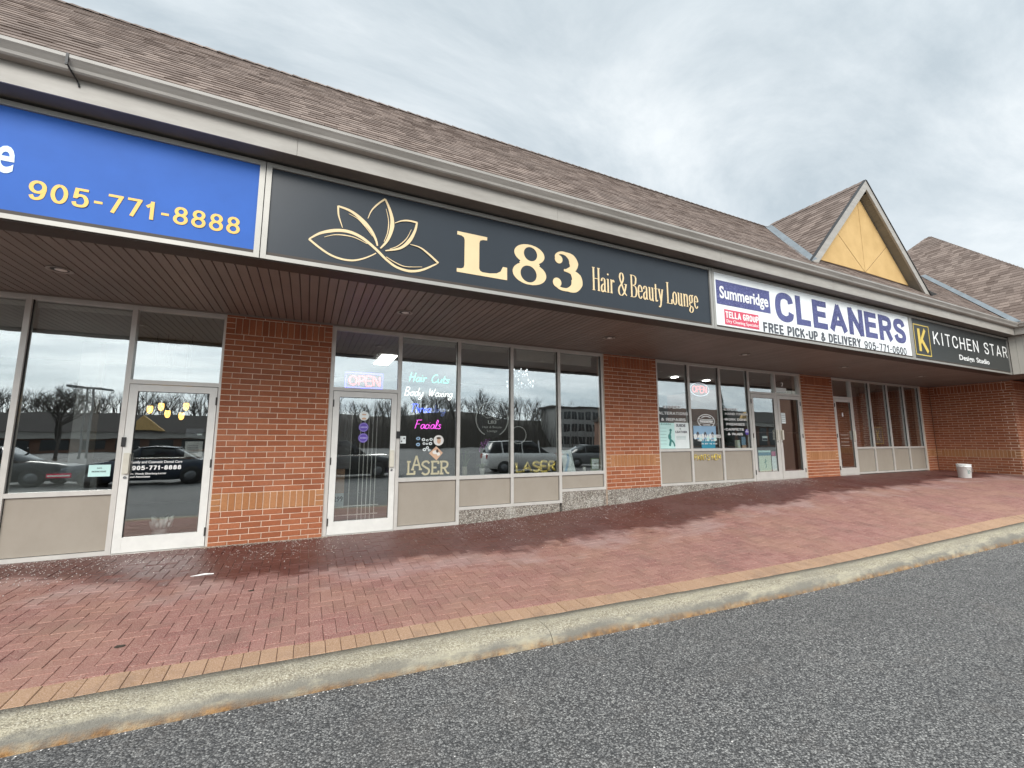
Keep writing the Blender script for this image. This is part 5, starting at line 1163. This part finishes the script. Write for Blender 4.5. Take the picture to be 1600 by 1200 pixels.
# --- dry cleaner
vinyl('window_lettering', 'white capitals about alterations and repairs on the first cleaners pane', [('EXPERT', 7.155, 7.675, 2.122, 2.182, 'vinyl_white', .03), ('ALTERATIONS', 6.985, 7.880, 1.982, 2.048, 'vinyl_white', .03), ('& REPAIRS', 7.062, 7.795, 1.842, 1.908, 'vinyl_white', .03)], group='vinyl lettering on the cleaners panes')
vinyl('window_lettering', 'white bulleted capitals listing finishing, carpets and rugs beside the cleaners door', [('•EXPERT', 9.045, 9.560, 2.128, 2.185, 'vinyl_white', .025), ('HAND FINISH', 9.115, 9.905, 2.022, 2.080, 'vinyl_white', .025), ('•WORK DONE', 9.045, 9.865, 1.888, 1.945, 'vinyl_white', .025), ('PREMISES', 9.135, 9.785, 1.772, 1.830, 'vinyl_white', .025), ('•CARPETS', 9.045, 9.735, 1.648, 1.705, 'vinyl_white', .025), ('& RUGS', 9.165, 9.690, 1.535, 1.592, 'vinyl_white', .025)], group='vinyl lettering on the cleaners panes')
vinyl('window_lettering', 'white capitals SAME DAY SERVICE low on the middle cleaners pane', [('SAME DAY SERVICE', 8.02, 8.925, 1.470, 1.548, 'vinyl_white', .02), ('NEXT DAY SHIRT', 8.15, 8.78, 1.392, 1.432), ('IN BY 10 AM', 8.26, 8.76, 1.318, 1.352)], group='vinyl lettering on the cleaners panes')
def f(root):
    c = (8.465, 1.860); m = MB(); n = 40
    for a0, a1, w in ((0, 40, .018),):
        ribbon(m, [(c[0] + .275 * cos(2 * pi * k / n), c[1] + .155 * sin(2 * pi * k / n)) for k in range(n + 1)], [w] * (n + 1), GO, .002)
    for s in (-1, 1): ribbon(m, smooth_path([(c[0] - .25, c[1] + s * .055), (c[0], c[1] + s * .035), (c[0] + .25, c[1] + s * .055)], 6), [.012] * 13, GO, .002)
    o = [m.build('oval_outline', 'vinyl_white', root)]; m = MB(); m.box(c[0] - .225, c[0] + .225, GO - .002, GO - .0005, c[1] - .03, c[1] + .03); o.append(m.build('oval_band', 'wall_room', root))
    o.append(lettering('Summeridge', c[0] - .21, c[0] + .21, c[1] - .022, c[1] + .024, GO - .002, 'vinyl_white', root, .03)); o.append(lettering('CLEANERS', c[0] - .12, c[0] + .12, c[1] - .105, c[1] - .07, GO, 'vinyl_white', root, .02))
    m = MB(); ribbon(m, smooth_path([(c[0] - .15, c[1] + .085), (c[0], c[1] + .115), (c[0] + .15, c[1] + .085)], 5), [.022] * 11, GO, .002); o.append(m.build('oval_crest', 'vinyl_white', root)); return o
group_thing('oval_logo', 'white oval shop logo on the middle cleaners pane', 'decal', (8.465, GO, 1.70), f)
def f(root):
    c = (8.335, 2.605); m = MB(); m.tube([(c[0] + .31 * cos(2 * pi * k / 36), .07, c[1] + .155 * sin(2 * pi * k / 36)) for k in range(37)], .008, 6, False); a = m.build('border_tube', 'neon_soft_white', root, True)
    return [a, tube_text(CAPS, 'OPEN', c[0] - .235, c[0] + .245, c[1] - .07, c[1] + .08, .07, .010, 'neon_soft_red', root)]
group_thing('neon_open_sign', 'faint oval OPEN sign in the middle cleaners pane', 'neon sign', (8.335, .07, 2.45), f)
def f(root):
    o = [rbox('sheet', 'paper_teal', root, 6.98, 7.445, .0425, .0445, 1.232, 1.80), rbox('sheet', 'paper', root, 7.447, 7.885, .0425, .0445, 1.232, 1.81)]
    o += [lettering('LEARN', 7.0, 7.33, 1.755, 1.785, .0425, 'teal_ink', root), lettering('SUEDE', 7.50, 7.78, 1.715, 1.775, .0425, 'ink_grey', root, .03), lettering('&', 7.60, 7.64, 1.655, 1.69, .0425, 'ink_grey', root), lettering('LEATHER', 7.47, 7.83, 1.575, 1.625, .0425, 'ink_grey', root, .03)]
    o += [rbox('print_line', 'teal_ink', root, 7.49, 7.78, .0405, .0423, 1.50 - k * .03, 1.506 - k * .03) for k in range(3)] + [rbox('print_line', 'teal_ink', root, 7.0, 7.2, .0405, .0423, 1.68 - k * .07, 1.685 - k * .07) for k in range(6)]
    m = MB(); disc(m, (7.325, 1.635), .035, .0425, .002, 14); ribbon(m, smooth_path([(7.325, 1.60), (7.29, 1.50), (7.31, 1.40), (7.28, 1.29)], 5), [.05] * 4 + [.09] * 4 + [.06] * 8, .0425, .002); ribbon(m, smooth_path([(7.33, 1.42), (7.40, 1.36), (7.43, 1.28)], 5), [.04] * 11, .0423, .0015); o.append(m.build('figure_print', 'teal_ink', root)); return o
group_thing('window_poster', 'pale teal poster pair with a figure at the foot of the first cleaners pane', 'poster', (7.43, .0425, 1.23), f)
def f(root):
    o = [rbox('sheet', 'sky_print', root, 8.03, 8.76, .0425, .0445, 1.44, 1.745), rbox('sheet', 'poster_blue', root, 8.27, 8.71, .0425, .0445, 1.232, 1.43)]
    for k in range(9): m = MB(); disc(m, (8.08 + .08 * k, 1.50 + .05 * sin(k * 2.1)), .045, .0425, .0015, 10, .07); o.append(m.build('shirt_print', ('paper', 'ink_grey', 'paper_teal')[k % 3], root))
    return o
group_thing('window_poster', 'blue photo poster behind the middle cleaners pane', 'poster', (8.4, .0425, 1.23), f)
def f(root): return [tube_text(CAPS, 'PANTS HEM', 7.985, 8.845, .962, 1.082, .020, .0085, 'foil_gold', root, .03, 'letters', True, .04)]
group_thing('foil_letters', 'gold letters reading PANTS HEM on the tan panel below the window', 'lettering', (8.4, .03, .955), f)
def f(root): m = MB(); disc(m, (9.858, 1.618), .072, GO, .002, 6, .078); a = m.build('badge', 'purple', root); m = MB(); m.box(9.80, 9.915, GO - .0035, GO - .002, 1.612, 1.628); disc(m, (9.858, 1.66), .018, GO - .002, .0015, 10); return [a, m.build('mark', 'vinyl_white', root)]
group_thing('window_sticker', 'small dark blue badge sticker beside the cleaners door', 'sticker', (9.858, GO, 1.54), f)
def f(root): return [rbox('body', 'paper_lime', root, 9.62, 9.72, .15, .22, 1.225, 1.42), rbox('label', 'paper', root, 9.63, 9.71, .147, .1498, 1.27, 1.35)]
group_thing('display_box', 'pale box on the ledge at the end of the cleaners window', 'box', (9.67, .18, 1.225), f)
def f(root): return [rbox('card', 'sky_print', root, 9.76, 9.90, .13, .14, 1.30, 1.50), rbox('card', 'skin_print', root, 9.76, 9.90, .12, .129, 1.225, 1.30)]
group_thing('card_stand', 'little stack of leaflets beside the pale box in the cleaners window', 'leaflets', (9.83, .13, 1.225), f)
def f(root): m = MB(); m.lathe([(.05, 0), (.055, .11), (.05, .115)], (9.06, .16, 1.225), 14); return [m.build('jar', 'cup', root, True)]
group_thing('jar', 'cream jar at the left end of the last cleaners pane', 'jar', (9.06, .16, 1.225), f)
rbox('display_ledge', 'wall_room', B, 6.97, 9.95, .105, .3, 1.165, 1.222)
vinyl('unit_number', 'white number 7 on the glass above the cleaners door', [('7', 11.335, 11.425, 2.832, 2.938, 'vinyl_white', .02)], GO, 'number')
def f(root): return [rbox('sheet', 'paper', root, 11.085, 11.535, GO - .002, GO, 2.672, 2.795)]
group_thing('paper_notice', 'blank white strip of paper below the number above the cleaners door', 'notice', (11.3, GO, 2.672), f)
def f(root): return [rbox('sheet', 'paper', root, 11.185, 11.355, DO - .002, DO, 1.85, 2.125)] + [rbox('print', 'ink_grey', root, 11.20, 11.34, DO - .0035, DO - .0022, 1.90 + k * .05, 1.907 + k * .05) for k in range(4)]
group_thing('door_notice', 'white opening-hours sheet on the right leaf of the cleaners door', 'notice', (11.27, DO, 1.85), f)
def f(root):
    o = [rbox('sheet', 'paper_lime', root, 10.20, 10.665, .026, .028, .64, 1.03), rbox('banner', 'poster_blue', root, 10.20, 10.665, .0262, .0282, 1.034, 1.11), rbox('banner', 'paper_teal', root, 10.20, 10.665, .0262, .0282, 1.113, 1.16), rbox('sheet', 'paper', root, 10.70, 10.88, .026, .028, .64, 1.01), rbox('banner', 'magenta_ink', root, 10.70, 10.86, .026, .028, 1.015, 1.13)]
    m = MB(); ribbon(m, smooth_path([(10.46, .95), (10.43, .88), (10.46, .80), (10.44, .72)], 5), [.02] * 16, .026, .002); ribbon(m, [(10.40, .86), (10.50, .90)], [.015, .015], .026, .0025); o.append(m.build('figure_print', 'teal_ink', root)); return o
group_thing('door_poster', 'pale green and white posters low on the left cleaners door leaf', 'poster', (10.5, .026, .64), f)
def f(root): m = MB(); disc(m, (10.47, 1.36), .06, DO, .002, 16); return [rbox('sheet', 'paper', root, 10.40, 10.60, .03, .032, 1.40, 1.52), rbox('print', 'ink_grey', root, 10.41, 10.59, .0275, .0295, 1.41, 1.47)]
group_thing('card_notice', 'small credit card notice on the left cleaners door leaf', 'notice', (10.5, .03, 1.40), f)
for k, (lx, ly) in enumerate(((9.15, 1.6), (10.50, 1.7))):
    def f(root, lx=lx, ly=ly): return [rbox('diffuser', 'lamp_white', root, lx - .05, lx + .05, ly - .09, ly + .09, 3.140, 3.167)]
    group_thing('ceiling_light', 'slim ceiling light inside the cleaners, ' + ('left one' if k == 0 else 'right one'), 'light', (lx, ly, 3.140), f)
def f(root): return [rbox('top', 'desk', root, 7.4, 11.6, 2.3, 2.9, 1.42, 1.47), rbox('front', 'wall_room', root, 7.4, 11.6, 2.32, 2.38, .43, 1.42)]
group_thing('shop_counter', 'dim service counter inside the cleaners', 'counter', (9.5, 2.3, .43), f)
# --- kitchen studio
vinyl('unit_number', 'white number 8 on the kitchen studio door glass', [('8', 13.94, 14.01, 2.09, 2.21, 'vinyl_white', .02)], DO, 'number')
for k, (x0, x1, mt, lb) in enumerate(((14.95, 15.40, 'curtain', 'plum drape behind the first kitchen studio pane'), (15.62, 16.05, 'curtain', 'plum drape behind the second kitchen studio pane'), (16.62, 17.05, 'curtain', 'plum drape behind the third kitchen studio pane'), (17.85, 18.40, 'curtain_grey', 'grey drape behind the last kitchen studio pane'))):
    def f(root, x0=x0, x1=x1, mt=mt):
        m = MB(); n = 28; top, bot = 3.08, .5
        for i in range(n + 1):
            u = i / n; yy = .32 + .03 * sin(u * 40)
            m.v += [(lerp(x0, x1, u), yy, bot), (lerp(x0, x1, u), yy, top), (lerp(x0, x1, u), yy + .01, top), (lerp(x0, x1, u), yy + .01, bot)]
        for i in range(n):
            for q in range(4): m.f.append((i * 4 + q, i * 4 + (q + 1) % 4, (i + 1) * 4 + (q + 1) % 4, (i + 1) * 4 + q))
        return [m.build('cloth', mt, root, True)]
    group_thing('curtain', lb, 'curtain', ((x0 + x1) / 2, .32, .5), f)
def f(root):
    x0, z0 = 15.74, 1.30; o = [rbox('board', 'wall_dark', root, x0, x0 + .5, .12, .14, z0, z0 + .52)]
    m = MB(); m.box(x0, x0 + .5, .115, .1195, z0, z0 + .015); m.box(x0, x0 + .5, .115, .1195, z0 + .505, z0 + .52); m.box(x0, x0 + .015, .115, .1195, z0 + .015, z0 + .505); m.box(x0 + .485, x0 + .5, .115, .1195, z0 + .015, z0 + .505); o.append(m.build('border', 'yellow_gold', root))
    o.append(lettering('K', x0 + .16, x0 + .34, z0 + .1, z0 + .42, .1195, 'yellow_gold', root)); return o
group_thing('small_sign', 'small dark sign with a gold K inside the kitchen studio window', 'sign', (15.99, .12, 1.30), f)
def f(root): return [rbox('sheet', 'wall_room', root, 13.80, 14.2, .026, .028, 1.55 - k * .10, 1.58 - k * .10) for k in range(4)]
group_thing('door_lettering', 'dim opening hours lines on the kitchen studio door', 'notice', (14.0, .026, 1.25), f)
# --- white pail by the wing wall
def f(root):
    cx, cy, z0 = 16.45, -1.57, zg(16.45, -1.57)
    m = MB(); m.lathe([(.125, 0), (.130, .004), (.147, .30), (.152, .302), (.152, .318), (.148, .320), (.150, .355), (.158, .357), (.158, .372), (.150, .374), (.146, .36), (.128, .012)], (cx, cy, z0 + .002), 36); o = [m.build('bucket', 'pail', root, True)]
    m = MB(); an0 = -2.35
    for k in range(3):
        for q in range(4):
            a = an0 + q * .11; R_ = .1435; zz = z0 + .13 + k * .032
            if (q + k) % 4 == 3: continue
            m.add([(cx + R_ * cos(a), cy + R_ * sin(a), zz), (cx + R_ * cos(a + .09), cy + R_ * sin(a + .09), zz), (cx + (R_ + .002) * cos(a + .09), cy + (R_ + .002) * sin(a + .09), zz + .02), (cx + (R_ + .002) * cos(a), cy + (R_ + .002) * sin(a), zz + .02)], [(0, 1, 2, 3)])
    o.append(m.build('label', 'teal_ink', root))
    m = MB(); m.tube([(cx + .156 * cos(a), cy - .01 + .156 * sin(a) , z0 + .33 - .16 * sin((a + 2.9) / 2.3 * pi) if -2.9 < a < -.6 else z0 + .33) for a in [-2.9 + 2.3 * k / 16 for k in range(17)]], .003, 5); o.append(m.build('handle', 'wall_room', root)); return o
group_thing('pail', 'white plastic pail on the paving by the wing wall', 'bucket', (16.45, -1.57, .43), f)

# ------------------------------------------------------------------ across the car park (seen mirrored in the shop glass)
def car(loc, rz, paint, suv, label):
    root = empty('parked_car', loc, rz, label, 'car', 'cars parked facing the shops')
    L, Wd, Hb, Ht = (4.65, .92, 1.02, 1.66) if suv else (4.7, .90, .92, 1.43)
    def loft(secs, name, mat):
        m = MB(); k = len(secs[0])
        for s in secs: m.v += s
        for i in range(len(secs) - 1):
            for q in range(k): m.f.append((i * k + q, i * k + (q + 1) % k, (i + 1) * k + (q + 1) % k, (i + 1) * k + q))
        m.f.append(tuple(range(k - 1, -1, -1))); m.f.append(tuple((len(secs) - 1) * k + q for q in range(k))); return m.build(name, mat, root, True)
    def sec(x, w, z0, z1): return [(x, -w * .93, z0), (x, -w, lerp(z0, z1, .35)), (x, -w, lerp(z0, z1, .7)), (x, -w * .93, z1), (x, w * .93, z1), (x, w, lerp(z0, z1, .7)), (x, w, lerp(z0, z1, .35)), (x, w * .93, z0)]
    h = L / 2
    loft([sec(-h, Wd * .8, .45, Hb * .85), sec(-h + .12, Wd * .93, .30, Hb * .98), sec(-h + .6, Wd, .22, Hb), sec(-.4, Wd, .2, Hb), sec(h - 1.4, Wd, .2, Hb * .98), sec(h - .5, Wd * .96, .22, Hb * .86), sec(h - .1, Wd * .86, .3, Hb * .76), sec(h, Wd * .72, .42, Hb * .66)], 'body', paint)
    rr, fr_ = (-h + .12, h - 1.35) if suv else (-h + .75, h - 1.35)
    loft([sec(rr, Wd * .86, Hb - .04, Hb + .02), sec(rr + (.28 if suv else .65), Wd * .80, Hb - .04, Ht - .06), sec(rr + 1.1, Wd * .79, Hb - .04, Ht - .02), sec(fr_ - .85, Wd * .79, Hb - .04, Ht - .04), sec(fr_, Wd * .86, Hb - .04, Hb)], 'windows', 'car_glass')
    loft([sec(rr + (.26 if suv else .62), Wd * .77, Ht - .07, Ht - .04), sec(rr + 1.1, Wd * .78, Ht - .05, Ht), sec(fr_ - .88, Wd * .77, Ht - .07, Ht - .02)], 'roof', paint)
    for s in (-1, 1):
        for px in (rr + .7, rr + 1.75, fr_ - .5):
            MB().tube([(px, s * Wd * .89, Hb), (px - .05, s * Wd * .80, Ht - .04)], .03, 5).build('pillar', paint, root)
        for wx in (-h + .85, h - .9):
            w_ = MB().lathe([(.20, -.1), (.33, -.09), (.34, 0), (.33, .09), (.20, .1)], (wx, s * (Wd - .09), .33), 20, 'y').build('wheel', 'tyre', root, True)
            MB().lathe([(.04, -.112), (.17, -.104), (.18, .104), (.04, .112)], (wx, s * (Wd - .09), .33), 14, 'y').build('rim', 'car_grey', w_, True)
        MB().box(h - .32, h - .14, s * Wd * .62 - .14, s * Wd * .62 + .14, Hb * .66, Hb * .76).build('headlight', 'lens', root)
        MB().box(-h - .02, -h + .12, s * Wd * .66 - .12, s * Wd * .66 + .12, Hb * .74, Hb * .92).build('taillight', 'lamp_red', root)
    return root
car((10.6, -13.4, -.24), radians(8), 'car_white', True, 'white SUV reflected in the salon window')
car((-10.2, -15.2, -.24), radians(4), 'car_black', False, 'black sedan reflected at the left of the dental window')
car((-5.6, -14.4, -.24), radians(176), 'car_blue', False, 'dark blue sedan reflected low in the dental door')
car((1.6, -14.2, -.24), radians(5), 'car_black', True, 'black SUV reflected in the salon door')
car((16.6, -15.6, -.24), radians(14), 'car_grey', False, 'grey sedan reflected in the last salon pane')
car((22.6, -16.4, -.24), radians(10), 'car_grey', True, 'grey SUV reflected beside the second brick pier')

def bare_tree(m, x, y, z, h, spread=1.0, depth=5):
    def br(p, d, l, r, k):
        q = p + d * l
        if k > 0 and l > .25:
            m.tube([p, p + d * l * .5 + Vector((random.uniform(-1, 1), random.uniform(-1, 1), 0)) * l * .05, q], [r, r * .85, r * .65], 3, False)
            for i in range(3 if k > 2 else 2 + (random.random() < .6)):
                nd = (d + Vector((random.uniform(-1, 1), random.uniform(-1, 1), random.uniform(-.2, .6))) * .62 * spread).normalized()
                br(p + d * l * random.uniform(.55, 1.0), nd, l * random.uniform(.6, .78), r * .58, k - 1)
        else: m.tube([p, q], [r, r * .4], 3, False)
    br(Vector((x, y, z)), Vector((random.uniform(-.06, .06), random.uniform(-.06, .06), 1)).normalized(), h * .36, h * .018, depth)
bank = MB(); nb = 60  # added bank, raised to block the sky between the mirrored trees
for i in range(nb + 1):
    x_ = lerp(-90, 170, i / nb); hz = 7.2 + .7 * sin(i * .7) + .8 * sin(i * .31 + 1) + 2.2 * math.exp(-((x_ - 42) / 22) ** 2)
    bank.v += [(x_, -94, -.3), (x_, -99, hz * .6), (x_, -106, hz), (x_, -150, hz * .7)]
for i in range(nb):
    for q in range(3): bank.f.append((i * 4 + q, (i + 1) * 4 + q, (i + 1) * 4 + q + 1, i * 4 + q + 1))
tag(bank.build('backing_bank', 'soil_dark', None, True), 'dark bank added under the far woodland to close its sky gaps', None, None, 'structure')
wood = MB(); rng = random.Random(3)
for i in range(150):
    x_ = lerp(-66, 130, i / 149) + random.uniform(-1.5, 1.5); y_ = -97 + random.uniform(-7, 7)
    bare_tree(wood, x_, y_ - 3, 1.5, random.uniform(9.0, 12.0) + (2.5 if 25 < x_ < 60 else 0), .9, 5)
for i in range(2200):
    x_ = random.uniform(-66, 132); y_ = -94 + random.uniform(-6, 4); hh = random.uniform(3, 9.5); wood.tube([(x_, y_, -.3), (x_ + random.uniform(-.8, .8), y_, hh)], [.07, .02], 3, False)
tag(wood.build('woodland', 'twig'), 'bare grey winter woodland beyond the car park', 'woodland', None, 'stuff')
tr = empty('bare_tree', (-18.2, -40, -.24), 0, 'bare crabapple tree mirrored in the dental window', 'tree')
m = MB(); m.tube([(0, 0, 0), (.05, 0, 1.2), (0, .05, 1.9)], [.16, .12, .10], 8); m.build('trunk', 'bark', tr)
m = MB()
for k in range(7): an = k * .9; bare_tree(m, .1 * cos(an), .1 * sin(an), 1.4 + .08 * k, 5.2, 1.5, 5)
m.build('crown', 'twig', tr)
for sx, sy, sh, lb in ((86.0, -62, 13.5, 'dark spruce mirrored in the cleaners window'), (92.5, -66, 9.5, 'shorter spruce behind the dark spruce in the reflection')):
    tr = empty('spruce_tree', (sx, sy, -.3), 0, lb, 'tree'); MB().tube([(0, 0, 0), (0, 0, sh * .95)], [.22, .03], 6).build('trunk', 'bark', tr); m = MB()
    for k in range(420):
        u = random.random() ** .8; z_ = .8 + u * (sh - .9); R_ = (1 - u) * sh * .23 + .15; an = random.uniform(0, 2 * pi); r_ = R_ * random.uniform(.75, 1.12)
        leafm(m, (0, 0, z_ + .25), (r_ * cos(an), r_ * sin(an), z_ - r_ * .25), .22 + .1 * (1 - u), .1)
    m.build('crown', 'needle', tr)
def far_plaza(name, x0, x1, y, ze, zr, label, gables):
    root = empty(name, ((x0 + x1) / 2, y, -.4), 0, label, 'building'); off = Vector(root.location)
    P = []
    P.append(rbox('wall', 'far_wall', root, x0, x1, y - 12, y - 1.6, -.4, ze)); P.append(rbox('sign_band', 'far_band', root, x0, x1, y - 1.2, y, ze - 1.0, ze))
    m = MB(); m.add([(x0 - .5, y + .4, ze), (x1 + .5, y + .4, ze), (x1 + .5, y - 4.5, zr), (x0 - .5, y - 4.5, zr), (x0 - .5, y - 12, ze), (x1 + .5, y - 12, ze)], [(0, 1, 2, 3), (3, 2, 5, 4), (0, 3, 4), (1, 5, 2)]); P.append(m.build('roof', 'far_roof', root))
    for gx in gables:
        m = MB(); m.prism([(gx - 2.6, ze + .3), (gx + 2.6, ze + .3), (gx, ze + 2.6)], yx, y - .6, y + .2); P.append(m.build('gable', 'stucco', root))
    n = int((x1 - x0) / 4)
    for k in range(n): P.append(rbox('window', 'far_glass', root, x0 + 4 * k + .5, x0 + 4 * k + 3.4, y - 1.62, y - 1.55, .1, ze - 1.2))
    for o in P: o.location = -off
far_plaza('plaza_building', -70, 2, -74, 2.7, 5.6, 'long low plaza with dark roof mirrored in the dental windows', (-22, -44))
far_plaza('plaza_building', 62, 120, -66, 6.0, 9.2, 'dark roofed plaza mirrored in the cleaners window', (100,))
ob_ = empty('office_building', (72, -92, -.4), 0, 'three-storey pale office block mirrored in the last salon pane', 'building')
rbox('wall', 'office_wall', ob_, -12.5, 14, -8, 0, 0, 10.6); rbox('roof', 'far_roof', ob_, -13, 14.5, -8.4, .4, 10.6, 11.1)
for fl in range(3):
    for k in range(11): w_ = rbox('window', 'far_glass', ob_, -12 + k * 2.35, -10.2 + k * 2.35, .0, .06, 1.0 + fl * 3.3, 3.0 + fl * 3.3); rbox('window_frame', 'far_band', w_, -11.13 + k * 2.35, -11.05 + k * 2.35, .061, .09, 1.0 + fl * 3.3, 3.0 + fl * 3.3)
lp = empty('lamp_post', (-18.7, -46, -.3), 0, 'twin-column car park floodlight mirrored in the dental window', 'lamp post')
for dx in (-.25, .25): MB().tube([(dx, 0, 0), (dx, 0, 6.6)], .09, 6).build('column', 'pole_metal', lp)
MB().box(-1.6, 1.6, -.25, .25, 6.6, 6.78).build('lamp_head', 'pole_metal', lp)

# ------------------------------------------------------------------ litter on the paving
def scrap(name, label, cat, x, y, pts, mat):
    z = zg(x, y) + .003; m = MB(); n = len(pts)
    m.v = [(x + a, y + b, z + .004 + .006 * (k % 2)) for k, (a, b) in enumerate(pts)] + [(x + a, y + b, z) for a, b in pts]
    m.f = [tuple(range(n))] + [(k, n + k, n + (k + 1) % n, (k + 1) % n) for k in range(n)]
    return tag(m.build(name, mat), label, cat)
scrap('paper_scrap', 'white torn paper strip on the paving before the first brick pier', 'litter', -0.95, -1.33, [(-.10, -.012), (-.02, -.02), (.06, -.004), (.11, -.014), (.10, .012), (.02, .018), (-.06, .008)], 'vinyl_white')
scrap('fallen_leaf', 'brown dry leaf on the red paving near the left kerb', 'leaf', -1.15, -2.95, [(-.03, 0), (-.01, -.014), (.02, -.01), (.035, .004), (.01, .016), (-.018, .012)], 'soil_dark')
scrap('fallen_leaf', 'brown dry leaf on the red paving in front of the salon door', 'leaf', -.42, -2.05, [(-.024, .004), (-.008, -.014), (.018, -.012), (.028, .006), (.006, .014)], 'soil_dark')
